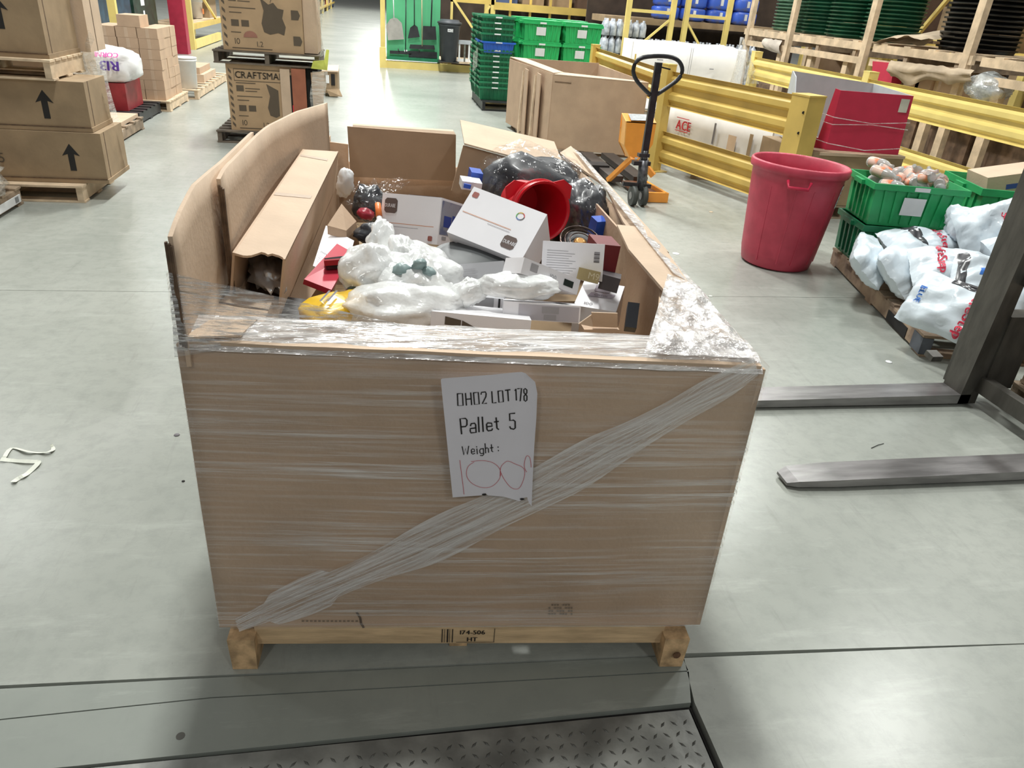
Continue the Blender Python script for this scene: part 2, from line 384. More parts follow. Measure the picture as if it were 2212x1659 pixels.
mb = MB(); mb.hexa([Q(0.052, 0.012, 0.062), Q(0.948, 0.012, 0.062), Q(0.948, 0.045, 0.062), Q(0.052, 0.045, 0.062)], [Q(0.052, 0.012, 0.128), Q(0.948, 0.012, 0.128), Q(0.948, 0.045, 0.128), Q(0.052, 0.045, 0.128)])
lead = part(mb, 'lead_board', WOOD, pal)
kn = MB(); kc = Q(0.977, -0.001, 0.05); kn.cyl(kc, kc - V((0, 0.0025, 0)), 0.011, n=14); part(kn, 'wood_knot', mat('knot_wood', (0.16, 0.08, 0.04), 0.8, var=0.4, scale=60), pal, 'dark round knot')
for k in range(15):
    v0 = 0.022 + k * 0.0655; mb = MB(); mb.hexa([Q(0, v0, 0.1285), Q(1, v0, 0.1285), Q(1, v0 + 0.05, 0.1285), Q(0, v0 + 0.05, 0.1285)], [Q(0, v0, 0.143), Q(1, v0, 0.143), Q(1, v0 + 0.05, 0.143), Q(0, v0 + 0.05, 0.143)])
    part(mb, 'deck_board', WOOD, pal)
for k in range(4):
    v0 = 0.3 + k * 0.2; mb = MB(); mb.hexa([Q(0.06, v0, 0.002), Q(0.94, v0, 0.002), Q(0.94, v0 + 0.04, 0.002), Q(0.06, v0 + 0.04, 0.002)], [Q(0.06, v0, 0.016), Q(0.94, v0, 0.016), Q(0.94, v0 + 0.04, 0.016), Q(0.06, v0 + 0.04, 0.016)])
    part(mb, 'bottom_board', WOOD, pal)
ud = (C4[1] - C4[0]).normalized(); o_ = Q(0.052, 0.012, 0.062) - V((0.0, 0.002, 0)); st = MB(); zz = V((0, 0, 1))
so = Q(0.45, 0.0115, 0.068) - V((0, 0.0015, 0))
for k, wd in enumerate((2, 1, 3, 1, 2)): rect(st, 0.0 + k * 0.007, 0, 0.0012 * wd, 0.05, so, ud, zz)
text(st, '174-506', so + ud * 0.055, ud, zz, 0.013) if False else None
text(st, '174-506', so + ud * 0.05 + zz * 0.03, ud, zz, 0.015, bold=0.03); text(st, 'HT', so + ud * 0.07 + zz * 0.004, ud, zz, 0.015, bold=0.04)
for a, b, c_, d in ((0.04, 0, 0.105, 0.0015), (0.143, 0, 0.0015, 0.052)): rect(st, a, b, c_, d, so, ud, zz)
part(st, 'heat_stamp', INK, pal, 'black burned-in stamp')

# ================================================================ the big box
F4 = [V((-0.425, 1.512, 0)), V((0.872, 1.402, 0)), V((0.985, 3.98, 0)), V((-0.262, 4.06, 0))]
def B(u, v, z=0.0): return F4[0] * (1 - u) * (1 - v) + F4[1] * u * (1 - v) + F4[2] * u * v + F4[3] * (1 - u) * v + V((0, 0, z))
fu = (F4[1] - F4[0]).normalized(); fn_ = fu.cross(V((0, 0, 1))).normalized()      # fn_ points at the camera side
if fn_.y > 0: fn_ = -fn_
ZB, ZT = 0.133, 0.948
big = thing('bulk_box', 'long open brown cardboard box full of returned goods, wrapped in clear film, nearest the camera', 'box', B(0.5, 0.5, ZB))
def bulge(u, v, a=0.02): return a * math.sin(math.pi * min(max(u, 0), 1)) * math.sin(math.pi * min(max(v, 0), 1))
def FW(u, v, off=0.0):      # point on the front wall
    wv = 0.0025 * noise.noise(V((u * 4, v * 3, 2)))
    z = ZB - 0.004 + (ZT - ZB + 0.004 - (0.018 * u)) * v
    return B(u, 0, z) + fn_ * (bulge(u, v, 0.016) + wv + off)
mb = MB(); mb.sheet(lambda a, b: FW(a, b, 0), 30, 14, 0.012); part(mb, 'front_wall', CARD, big)
mb = MB(); mb.sheet(lambda a, b: B(1, a, ZB + (ZT - 0.02 - ZB) * b) + V((bulge(a, b, 0.03), 0, 0)), 24, 8, 0.012); part(mb, 'right_wall', CARD, big)
mb = MB(); mb.sheet(lambda a, b: B(1 - a, 1, ZB + (ZT - 0.13 - ZB) * b), 6, 4, 0.012); part(mb, 'back_wall', CARD, big)
def lx(y):      # the tall left side bows outwards in its middle
    P = ((1.5, -.392), (1.95, -.400), (2.6, -.400), (2.8, -.390), (3.2, -.330), (3.7, -.245), (4.1, -.225))
    for (y0, x0), (y1, x1) in zip(P, P[1:]):
        if y <= y1: t = max(0, (y - y0) / (y1 - y0)); return x0 + (x1 - x0) * t
    return P[-1][1]
def lz(y):
    P = ((1.5, 1.185), (1.58, 1.205), (1.75, 1.225), (2.1, 1.205), (2.6, 1.19), (3.2, 1.18), (3.7, 1.15), (4.1, 1.13))
    for (y0, x0), (y1, x1) in zip(P, P[1:]):
        if y <= y1: t = max(0, (y - y0) / (y1 - y0)); return x0 + (x1 - x0) * t
    return P[-1][1]
mb = MB(); mb.sheet(lambda a, b: V((lx(1.515 + 2.54 * a) - .012, 1.515 + 2.54 * a, ZB + (0.945 - ZB) * b)), 24, 8, 0.010); part(mb, 'left_wall', CARD, big)
mb = MB()
mb.sheet(lambda a, b: V((lx(1.5 + 1.15 * a) - .006, 1.50 + 1.15 * a, .90 + (lz(1.5 + 1.15 * a) - .90) * b)), 22, 5, 0.009); part(mb, 'left_flap', CARDL, big)
mb = MB()
mb.sheet(lambda a, b: V((lx(1.93 + 1.78 * a) + .022 - .004 * b, 1.93 + 1.78 * a, .86 + (lz(1.93 + 1.78 * a) - .015 * (1 - min(1, a / .08)) ** 2 - .86) * b)), 26, 5, 0.010); part(mb, 'left_flap', CARDL, big)
for xx, yy, z0, z1 in ((-.382, 1.928, 0.80, 1.185), (-.406, 1.497, 0.955, 1.175)):
    for k in range(3): mb = MB(); mb.box((xx + 0.005 * k - 0.005, yy - .001 * k, (z0 + z1) / 2 - 0.004 * k), (0.0045, 0.008, z1 - z0), 0); part(mb, 'corrugated_edge', CARDE, big, 'dark cut edge of layered board')
# inner liner on the left and the right
mb = MB(); mb.sheet(lambda a, b: V((lx(1.55 + 2.4 * a) + .03, 1.55 + 2.4 * a, 0.40 + 0.48 * b)), 8, 3, 0.008); part(mb, 'liner', CARD, big)
def rr(px, py, z=0.945): return G(px, py, z)
mb = MB(); a0 = rr(1436, 626, 0.93); a1 = rr(1338, 497, 0.93); a2 = B(0.93, 0.65, 0.9)
bt = [G(1425, 706, 0.72), G(1372, 700, 0.66)]
mb.slab([a0, a0 + V((-0.01, -0.02, -0.55)), V((a1.x, a1.y, 0.38)), a1], (1, 0.06, 0), 0.01)
mb.slab([a1, V((a1.x, a1.y, 0.38)), B(0.955, 0.95, 0.38), B(0.955, 0.95, 0.9)], (1, 0.05, 0), 0.008); part(mb, 'liner', CARD, big, 'liner panel inside the right wall')
# front flap folded in
def FF(a, b):
    if b < 0.7: s = b / 0.7; d, dz = 0.118 * s, 0.004 * math.sin(s * 3)
    else: s = (b - 0.7) / 0.3; d, dz = 0.118 + 0.02 * s, -0.045 * s * s
    p = B(a * 0.985 + 0.006, 0, ZT - 0.017 * a + dz + 0.002 * noise.noise(V((a * 9, b * 3, 0)))); return p - fn_ * d
mb = MB(); mb.sheet(FF, 30, 12, -0.008); part(mb, 'front_flap', CARDL, big, 'flap folded into the box along the front')
mb = MB(); z1 = 0.962
mb.slab([G(x, y, z1) for x, y in ((398, 733), (452, 696), (556, 694), (520, 728))], (0, 0, 1), 0.005); part(mb, 'flap_corner', CARDL, big)
# right flaps folded in
def polyslab(name, m, pts, z=0.95, th=0.009, lab=None, root=big):
    mb = MB(); mb.slab([G(x, y, (z if len(p) == 0 else p[0])) for x, y, *p in pts], (0, 0, -1), th); return part(mb, name, m, root, lab)
polyslab('right_flap', CARDL, [(1209, 330), (1295, 392), (1307, 401), (1346, 479), (1362, 500), (1445, 545), (1397, 488), (1307, 389), (1233, 315)], 0.945)
polyslab('right_flap', CARDL, [(1333, 485), (1358, 538), (1436, 628), (1455, 606), (1500, 628), (1445, 548), (1394, 491)], 0.962)
polyslab('right_flap', CARDL, [(1425, 624), (1418, 716), (1398, 768), (1628, 779), (1505, 636)], 0.93, lab='flap under the wrinkled film')
# back: upright flap and a slanting one
yb = 3.95
def bp(px, py, y=yb): return Y(px, py, y)
mb = MB(); mb.slab([bp(750, 273), bp(985, 291), bp(984, 391), bp(757, 382)], (0, 1, 0.0), 0.012); part(mb, 'back_flap', CARD, big)
mb = MB(); mb.slab([bp(762, 270, 3.97), bp(980, 284, 3.97), bp(984, 290, 3.955), bp(762, 277, 3.955)], (0, 1, 0), 0.05); part(mb, 'back_flap_edge', CARDL, big)
mb = MB(); mb.slab([Y(994, 262, 4.15), Y(1197, 309, 4.05), Y(1222, 372, 3.55), Y(1003, 313, 3.6)], (0, 0.3, 1), 0.008); part(mb, 'back_flap', CARDL, big, 'flap leaning over towards the camera')
mb = MB(); mb.slab([Y(1001, 314, 3.62), Y(1222, 374, 3.57), Y(1218, 470, 3.57), Y(975, 412, 3.62)], (0, 1, 0), 0.01); part(mb, 'inner_panel', CARD, big)
mb = MB(); mb.slab([Y(700, 305, 4.0), Y(752, 312, 4.0), Y(756, 420, 3.95), Y(725, 420, 3.95)], (0, 1, 0), 0.01); part(mb, 'inner_panel', CARD, big)
# wrinkle mark and bottom print on the front wall
def FP(px, py, off=0.0):
    return PL(px, py, FW(0.5, 0.5, 0) + fn_ * off, fn_)
def frontuv(px, py, off):
    p = FP(px, py, 0); u = (p - F4[0]).dot(fu) / (F4[1] - F4[0]).length; v = (p.z - ZB + .004) / (ZT - ZB + 0.004 - 0.018 * u)
    return FW(u, v, off)
mb = MB()
mb.ribbon([frontuv(x, y, 0.002) for x, y in ((770, 1330), (777, 1342), (779, 1355), (784, 1364))], 0.006, fn_); part(mb, 'tear_mark', CARDE, big, 'short dark tear')
mb = MB()
for i in range(9):
    for j in range(4):
        if (i * 7 + j * 5) % 4: 
            p = [(1186 + i * 6, 1310 + j * 7), (1190 + i * 6, 1310 + j * 7), (1190 + i * 6, 1314 + j * 7), (1186 + i * 6, 1314 + j * 7)]
            mb.quad(*[frontuv(x, y, 0.0025) for x, y in p])
for i in range(14):
    x = 650 + i * 9; p = [(x, 1347), (x + 5, 1347), (x + 5, 1351), (x, 1351)]; mb.quad(*[frontuv(a, b, 0.0025) for a, b in p])
part(mb, 'printing', mat('faded_print', (0.24, 0.17, 0.11), 0.8, var=0.1), big, 'small faded printing near the bottom', stuff=True)

# ================================================================ clear stretch film round the box
FR1 = film('stretch_film_front', (0.93, 0.91, 0.88), 0.03, 0.85, 5, (0.5, 0.5, 20), 0.12, 5, (0.46, 0.78), 0.2, 0.35, mod=2.2)
FR2 = film('stretch_film_band', (0.93, 0.94, 0.95), 0.05, 0.7, 5, (0.7, 1, 22), 0.15, 5, (0.34, 0.72), 0.2, 0.3, rot=(0, R(31), 0))
FR3 = film('stretch_film_crumpled', (0.98, 0.95, 0.94), 0.15, 0.95, 11, (1, 1, 1), 1.0, 26, (0.36, 0.58), 0.12, 0.9)  # film whitened so its colour carries the blown-out shine too
FR4 = film('stretch_film_drawn', (0.99, 0.99, 0.99), 0.08, 1.0, 6, (3, 3, 26), 1.0, 5, (0.46, 0.66), 0.10, 0.9, rot=(0, R(-9), 0))  # white streaks paint bright highlights as well as cloudy film
wr = thing('stretch_wrap', 'clear stretch film wound tightly around the big cardboard box in front', 'plastic wrap', B(0.5, 0, ZB))
mb = MB(); mb.grid(lambda a, b: FW(a, b, 0.006 + 0.0015 * noise.noise(V((a * 3, b * 30, 0)))), 40, 40); part(mb, 'front_film', FR1, wr)
def TS(a, b):
    t = b; d = -0.008 + 0.128 * t
    u = a * 0.99 + 0.004; p = B(u, 0, ZT - 0.017 * u + 0.019 - 0.028 * (1 - t) ** 6 + 0.003 * noise.noise(V((a * 14, b * 6, 3))))
    return p - fn_ * d
mb = MB(); mb.grid(TS, 70, 12)
FRT = film('stretch_film_top', (0.99, 0.96, 0.94), 0.22, 1.0, 7, (1.0, 9, 9), 1.0, 5, (0.38, 0.60), 0.12, 0.9)  # white also paints the blown-out highlights along the front flap
part(mb, 'top_film', FRT, wr)
# diagonal band from the top right corner to the bottom left
def DB(a, b):
    c0 = ((1634, 792), (512, 1352))
    cx_ = c0[0][0] + (c0[1][0] - c0[0][0]) * a; cy_ = c0[0][1] + (c0[1][1] - c0[0][1]) * a + 22 * math.sin(math.pi * a) 
    wd = 24 + 34 * math.sin(math.pi * min(1, a * 1.05)) + 6 * math.sin(a * 23) + (14 if 0.82 < a < 0.93 else 0)
    return frontuv(cx_ + (b - 0.5) * wd * 0.45, cy_ + (b - 0.5) * wd * 1.5, 0.014 + 0.004 * noise.noise(V((a * 12, b * 3, 5))))
mb = MB(); mb.grid(DB, 70, 10); part(mb, 'diagonal_band', FR2, wr, 'twisted film band crossing the front')
thr = MB()
for k in range(7):
    o = (k - 3) / 3.0
    thr.ribbon([DB(a / 40, 0.5 + 0.42 * o * (0.8 + 0.4 * noise.noise(V((a * 0.2, k, 0))))) + fn_ * 0.002 for a in range(41)], 0.0022, fn_)
part(thr, 'film_strand', film('film_strand', (0.98, 0.98, 0.98), 0.15, 0.55, 10, gloss=0.3), wr)
# web of wrinkled film across the right corner
def CW(pts, nu, nv, amp, seed):
    def f(a, b):
        p = pts[0] * (1 - a) * (1 - b) + pts[1] * a * (1 - b) + pts[2] * a * b + pts[3] * (1 - a) * b
        e = min(1, 6 * min(a, 1 - a, b, 1 - b) + 0.2)
        return p + V((0, 0, amp * e * (noise.noise(p * 14 + V((seed, 0, 0))) + 0.6 * noise.noise(p * 34)))) 
    return f
mb = MB()
mb.grid(CW([G(1443, 590, 0.985), G(1500, 610, 0.965), G(1640, 776, 0.955), G(1392, 762, 0.975)], 46, 40, 0.022, 1), 46, 40, sm=True)
part(mb, 'corner_film', FR3, wr, 'wrinkled shiny film over the right corner')
mb = MB()
mb.grid(CW([G(1236, 318, 0.965), G(1254, 330, 0.955), G(1508, 620, 0.955), G(1455, 590, 0.97)], 8, 60, 0.006, 4), 8, 60)
part(mb, 'edge_film', FRT, wr)
mb = MB()
mb.grid(lambda a, b: B(1, a * 0.98, ZB + 0.02 + (ZT - 0.03 - ZB) * b) + V((0.008 + bulge(a, b, 0.03), 0, 0)), 30, 10); part(mb, 'side_film', FR1, wr)
# sheet of film drawn across the front left corner, from the tall flap down to the goods
def LF(a, b):
    t0 = V((-.412, 1.49, 1.115)) * (1 - a) + G(868, 700, 0.962) * a
    t1 = V((-.425, 1.49, 0.93)) * (1 - a) + G(868, 706, 0.957) * a
    p = t0 * (1 - b) + t1 * b
    return p + V((0, -0.004, 0)) * b + fn_ * (0.004 * noise.noise(V((a * 10, b * 4, 9)))) + V((0, 0, 0.004 * noise.noise(V((a * 3, b * 14, 1)))))
mb = MB(); mb.grid(LF, 44, 20); part(mb, 'corner_film', FR4, wr, 'clear film drawn across the left corner')
def LF2(a, b):
    y_ = 1.495 + 1.4 * a; return V((lx(y_) - .024 - .006 * math.sin(b * 9 + a * 4), y_, .17 + (.80 + .14 * max(0, 1 - a * 1.5)) * b))
mb = MB(); mb.grid(LF2, 20, 12); part(mb, 'side_film', FR1, wr)

# ================================================================ sheet of paper on the front
def PP(cx_, cy_, off=0.013):
    px, py = 900 + cx_ * 350 / 1708.0, 780 + cy_ * 340 / 1659.0
    t = max(0.0, (cx_ - 1050) / 220.0); k = max(0, (cy_ - 1000) / 500.0)
    return FP(px, py, off + 0.012 + 0.006 * t * t - 0.004 * math.sin(max(0, cx_ - 900) / 90.0) * k)
outl = [(255, 205), (258, 190), (275, 183), (550, 162), (800, 143), (1060, 117), (1110, 115), (1150, 130), (1250, 222), (1272, 340), (1262, 600), (1240, 900), (1225, 1200), (1212, 1528), (1185, 1500), (1165, 1435), (1130, 1440), (1085, 1478), (1040, 1465), (920, 1430), (750, 1415), (725, 1392), (690, 1415), (380, 1437), (335, 1000), (290, 560)]
import bmesh
def fillpoly(fn, out, cuts=40, ext=(250, 110, 1280, 1535)):
    """triangle grid clipped to an outline, draped with fn"""
    from mathutils.geometry import delaunay_2d_cdt
    pts = [V(p) for p in out]; n = len(pts); ed = [(i, (i + 1) % n) for i in range(n)]
    def inside(x, y):
        c = False
        for i in range(n):
            a, b = pts[i], pts[i - 1]
            if (a.y > y) != (b.y > y) and x < (b.x - a.x) * (y - a.y) / (b.y - a.y) + a.x: c = not c
        return c
    for gx in range(int(ext[0]), int(ext[2]), cuts):
        for gy in range(int(ext[1]), int(ext[3]), cuts):
            if inside(gx, gy): pts.append(V((gx, gy)))
    vs, _, fs, *_r = delaunay_2d_cdt([V((p[0], p[1])) for p in pts], ed, [tuple(range(n))], 1, 1e-4)
    return [fn(v.x, v.y) for v in vs], fs
vs, fs = fillpoly(lambda x, y: PP(x, y), outl)
mb = MB(); mb.add(vs, fs, True); PAPER = mat('white_paper', (0.74, 0.72, 0.77), 0.6, var=0.02)
sheet = solo(mb, 'lot_sheet', PAPER, 'white paper sheet reading OH02 LOT 178 Pallet 5, stuck on the big box front', 'paper')
TXT = [[(430, 345), (435, 470), (490, 468), (483, 342), (430, 345)], [(515, 340), (525, 465)], [(570, 335), (580, 460)], [(520, 403), (575, 398)],
 [(600, 335), (610, 458), (660, 453), (650, 330), (600, 335)], [(680, 350), (683, 330), (725, 325), (733, 345), (730, 375), (692, 450), (737, 445)],
 [(792, 322), (800, 442), (838, 438)], [(858, 318), (868, 436), (915, 430), (905, 312), (858, 318)], [(935, 308), (985, 302)], [(960, 305), (968, 420)],
 [(1035, 308), (1046, 293), (1052, 412)], [(1065, 292), (1106, 288), (1092, 420)],
 [(1150, 350), (1132, 335), (1130, 300), (1145, 290), (1162, 305), (1162, 335), (1150, 350), (1132, 370), (1134, 412), (1148, 424), (1162, 412), (1163, 370), (1150, 350)]]
TXT2 = [[(474, 768), (458, 608), (515, 604), (530, 622), (530, 672), (516, 690), (466, 694)], [(568, 682), (575, 660), (612, 655), (622, 672), (627, 752), (572, 757), (565, 735), (566, 712), (624, 704)],
 [(650, 592), (658, 746)], [(692, 590), (702, 742)], [(740, 692), (796, 686), (790, 655), (748, 652), (737, 668), (742, 722), (755, 736), (792, 730), (799, 714)],
 [(838, 598), (847, 708), (864, 720)], [(820, 642), (862, 636)], [(1034, 550), (980, 555), (983, 628), (1020, 622), (1038, 635), (1040, 705), (1025, 718), (992, 712), (983, 692)]]
TXT3 = [[(480, 902), (498, 990), (518, 920), (535, 985), (549, 897)], [(578, 958), (611, 954), (607, 930), (590, 925), (576, 938), (579, 972), (592, 981), (613, 973)],
 [(635, 925), (640, 979)], [(632, 901), (633, 907)], [(704, 922), (675, 926), (665, 940), (668, 968), (680, 976), (704, 971)], [(703, 921), (707, 985), (695, 997), (672, 995)],
 [(721, 870), (728, 969)], [(725, 925), (742, 914), (755, 922), (759, 963)], [(788, 880), (792, 950), (804, 956)], [(775, 917), (806, 912)], [(858, 903), (859, 910)], [(862, 940), (863, 947)]]
def smooth(p, n=3):
    out = []
    for i in range(len(p) - 1):
        a = V(p[max(0, i - 1)]); b = V(p[i]); c = V(p[i + 1]); d = V(p[min(len(p) - 1, i + 2)])
        for k in range(n):
            t = k / n; out.append(0.5 * ((2 * b) + (c - a) * t + (2 * a - 5 * b + 4 * c - d) * t * t + (3 * b - a - 3 * c + d) * t ** 3))
    return out + [V(p[-1])]
nrm = -fn_
for nm, T_, wd in (('lettering', TXT, 11), ('lettering', TXT2, 13), ('lettering', TXT3, 9)):
    mb = MB()
    for st_ in T_: mb.ribbon([PP(x, y, 0.0142) for x, y in st_], wd * 0.000255, fn_)
    part(mb, nm, INK, sheet)
HW = [[(455, 1045), (475, 1200), (490, 1320), (500, 1405)], [(575, 1058), (700, 1050), (800, 1070), (865, 1120), (888, 1185), (860, 1262), (790, 1322), (700, 1335), (600, 1300), (540, 1240), (525, 1175), (545, 1108), (605, 1065)],
 [(880, 1215), (888, 1120), (930, 1070), (970, 1055), (1040, 1085), (1110, 1115), (1140, 1160), (1130, 1240), (1090, 1330), (1040, 1350), (980, 1320), (920, 1240), (885, 1170)],
 [(1160, 1170), (1140, 1130), (1136, 1080), (1148, 1025), (1165, 998), (1190, 1012), (1203, 1060), (1207, 1120)]]
mb = MB()
for st_ in HW: mb.ribbon([PP(p.x, p.y, 0.0144) for p in smooth(st_, 4)], 0.0011, fn_)
part(mb, 'handwriting', flat('red_pen', (0.55, 0.10, 0.12)), sheet, 'number 100 written in red pen')
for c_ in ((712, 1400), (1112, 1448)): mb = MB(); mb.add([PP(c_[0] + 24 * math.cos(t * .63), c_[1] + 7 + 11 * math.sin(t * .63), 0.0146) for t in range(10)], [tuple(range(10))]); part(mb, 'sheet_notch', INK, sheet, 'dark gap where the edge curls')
# ================================================================ goods inside the box
def uv3(p, q, r, fn=None):      # frame of three points
    return p, (q - p).normalized(), (r - p).normalized()
# filler cartons below the pile so the goods rest on something
fl = [((0.10, 1.75), (0.50, 0.42), 0.60, 0.1), ((0.62, 1.70), (0.42, 0.42), 0.62, -0.1), ((-0.16, 1.80), (0.36, 0.4), 0.62, -0.05), ((0.10, 2.3), (0.5, 0.5), 0.56, 0.05), ((0.62, 2.3), (0.42, 0.55), 0.58, 0), ((0.2, 2.95), (0.6, 0.6), 0.60, 0.08), ((0.7, 3.0), (0.36, 0.7), 0.6, 0.03), ((0.35, 3.6), (0.9, 0.5), 0.56, 0.06)]
for k, ((x, y), (sx, sy), zt, rz) in enumerate(fl):
    mb = MB(); mb.box((x, y, 0.16 + (zt - 0.16) / 2), (sx, sy, zt - 0.16), rz)
    solo(mb, 'carton', CARDD, 'brown carton lying deep in the big box under the other goods', 'box', 'cartons at the bottom of the big box')
# --- long carton leaning along the left wall
p = [G(502, 545, 1.02), G(616, 560, 1.0), G(731, 327, 1.02), G(654, 322, 1.04)]
lc = thing('long_carton', 'long narrow brown carton with a torn open end, along the tall left side', 'box', (p[0] + p[2]) / 2 - V((0, 0, 0.2)))
dn = V((0.02, -0.02, -0.17))
nst = (p[1] - p[0]).cross(p[3] - p[0]).normalized()
if nst.z > 0: nst = -nst
dn = nst * 0.185
mb = MB()
nu = 14; tear = [0, .004, .008, .012, .010, .004, -.012, -.03, -.028, -.018, -.03, -.026, -.022, -.012, 0]
top = [p[0] + (p[1] - p[0]) * (i / nu) + (p[3] - p[0]).normalized() * (-tear[i]) for i in range(nu + 1)]
mb.slab(top + [p[2], p[3]], nst, 0.006); part(mb, 'top_panel', CARDL, lc)
for a, b, nm, cm in ((p[1], p[2], 'side_panel', CARD), (p[0], p[3], 'side_panel', CARD)):
    mb = MB(); n_ = (b - a).cross(dn).normalized() * (0.006 if a is p[0] else -0.006); n_ = n_ if (n_.x < 0) == (a is p[1]) else -n_
    mb.slab([a, b, b + dn, a + dn], n_, 0.006); part(mb, nm, cm, lc)
mb = MB(); mb.slab([p[0] + dn, p[1] + dn, p[2] + dn, p[3] + dn], -nst, 0.006); part(mb, 'bottom_panel', CARD, lc)
mb = MB(); mb.slab([p[2], p[3], p[3] + dn, p[2] + dn], (p[0] - p[3]), 0.006); part(mb, 'end_panel', CARD, lc)
mb = MB(); mb.slab([p[0] + (p[2] - p[0]) * .5 * 0 + dn * .75 + V((0.03, 0.02, 0)), p[1] + dn * .7 + V((0, 0.02, 0)), p[1] + dn * .95 - V((0, 0.06, 0)), p[0] + dn - V((-0.03, 0.06, 0))], (0, 0, 1), 0.004); part(mb, 'torn_flap', CARDL, lc)
dl = (p[3] - p[0]).normalized()
mb = MB()
for t in (0.07, 0.44): 
    a = p[0] + (p[3] - p[0]) * t; b = p[1] + (p[2] - p[1]) * t
    mb = MB(); mb.slab([a * .95 + b * .05 - nst * .0005, a * .1 + b * .9 - nst * .0005, a * .1 + b * .9 - nst * .0005 + dl * .035, a * .95 + b * .05 - nst * .0005 + dl * .035], -nst, 0.0006)
    if t > .1: part(mb, 'tape_stain', mat('tape_stain', (0.38, 0.27, 0.18), 0.6, var=0.05), lc)
a = p[0] * .1 + p[3] * .9; mb = MB(); mb.slab([a - nst * .0005 + (p[1] - p[0]) * .05, a - nst * .0005 + (p[1] - p[0]) * .85, a - nst * .0005 + (p[1] - p[0]) * .85 + dl * .03, a - nst * .0005 + (p[1] - p[0]) * .05 + dl * .03], -nst, 0.0006); part(mb, 'tape_stain', MATS['tape_stain'], lc)
c_ = G(560, 588, 0.93)
mb = crumple(c_ + V((0.01, 0.10, -0.02)), (0.05, 0.13, 0.035), (0.1, 0, 0.2), 3, 0.4, 4)
solo(mb, 'film_scrap', mat('silver_film', (0.7, 0.72, 0.74), 0.15, var=0.1, metal=0.6, scale=20), 'shiny silvery packing film sticking out of the torn long carton end', 'packing film')
# --- flat kraft carton at the front left, below the film
b_ = Bx(G(433, 690, 0.90), G(565, 702, 0.88), G(433, 690, 0.90) + V((0, -.02, -0.2)), 0.26)
mb = MB(); q = [G(436, 690, 0.90), G(566, 706, 0.885), G(592, 640, 0.885), G(504, 622, 0.905)]; mb.hexa([x - V((0, 0, .2)) for x in q], q)
kc_ = solo(mb, 'carton', CARDL, 'light brown carton in the front left corner of the big box, under the clear film', 'box')
mb = MB(); mb.slab([x * .5 + y * .5 + V((0, 0, 0.001)) for x, y in ((q[0], q[3]), (q[1], q[2]))] + [(q[1] * .47 + q[2] * .53) + V((0, 0, .001)), (q[0] * .47 + q[3] * .53) + V((0, 0, .001))], (0, 0, 1), 0.0006); part(mb, 'flap_seam', CARDE, kc_)
mb = MB(); q = [G(600, 690, 0.83), G(668, 700, 0.83), G(690, 650, 0.84), G(612, 640, 0.84)]; mb.hexa([x - V((0, 0, .2)) for x in q], q)
solo(mb, 'carton', mat('dark_card_and_gap', (0.05, 0.045, 0.045), 0.6, var=0.3), 'dark block painting the shaded gap beside the light brown carton, front left', 'box')  # dark block put in for the shade of a gap in the pile
mb = MB(); q = [G(455, 600, 0.80), G(520, 606, 0.80), G(528, 560, 0.80), G(470, 556, 0.80)]; mb.hexa([x - V((0, 0, .2)) for x in q], q)
solo(mb, 'carton', CARD, 'brown carton half hidden below the torn end of the long carton', 'box')

# --- white appliance cartons
def badge(mb, o, u, v, x, y, s, r=0.18):
    c = []
    for k in range(16):
        a = 2 * math.pi * (k + .5) / 16; c.append((x + s / 2 + s / 2 * max(-1, min(1, 1.25 * math.cos(a))), y + s / 2 + s / 2 * max(-1, min(1, 1.25 * math.sin(a)))))
    poly(mb, c, o, u, v)
BROWNB = flat('brown_badge', (0.12, 0.085, 0.075)); BL1 = flat('blue_picture', (0.03, 0.06, 0.30)); GREYP = flat('pale_grey_print', (0.36, 0.35, 0.37)); ORP = flat('orange_print', (0.62, 0.30, 0.18))
b = Bx(Y(827, 416, 2.62), Y(954, 427, 2.50), Y(829, 516, 2.56), 0.30)
c1 = solo(b.mb(), 'white_carton', WHT, 'upright white carton with dark square badge, left of the red bucket', 'box')
o, u, v = b.front(); W1, H1 = b.w, b.h
mb = MB(); badge(mb, o, u, v, W1 * 0.055, H1 * 0.58, W1 * 0.22); part(mb, 'badge', BROWNB, c1)
mb = MB(); text(mb, 'DURATE', V(o) - b.n * .0008, u, v, 0.009, 0.62) if False else text(mb, 'DURABE', o + u * (W1 * .066) + v * (H1 * .58 + W1 * .085) - b.n * .0008, u, v, 0.012, 0.62); part(mb, 'lettering', WHT, c1)
mb = MB(); rect(mb, W1 * .04, H1 * .36, W1 * .88, 0.0022, o, u, v * 1); part(mb, 'fine_print', ORP, c1)
mb = MB(); rect(mb, W1 * .04, H1 * .29, W1 * .62, 0.0016, o, u, v); part(mb, 'fine_print', GREYP, c1)
mb = MB(); badge(mb, o, u, v, W1 * .84, H1 * .06, 0.017); part(mb, 'round_mark', flat('dull_red', (0.35, 0.12, 0.10)), c1)
o, u, v = b.right(); D1 = b.d
BLUP = mat('blue_photo_print', (0.16, 0.19, 0.30), 0.45, c2=(0.30, 0.32, 0.38), scale=14, cont=(0.45, 0.55))
mb = MB(); rect(mb, D1 * .03, H1 * .23, D1 * .94, H1 * .72, o, u, v); part(mb, 'picture_panel', BLUP, c1)
for i in range(4):
    mb = MB(); x = D1 * (.1 + .21 * i); rect(mb, x, H1 * (.40 + .04 * (i % 2)), D1 * .19, H1 * .24, o + b.x * .0006, u, v); part(mb, 'pictured_item', BL1, c1)
mb = MB(); rect(mb, D1 * .3, H1 * .2, D1 * .4, .0018, o, u, v); rect(mb, D1 * .1, H1 * .12, D1 * .1, .012, o, u, v); part(mb, 'fine_print', GREYP, c1, stuff=True)
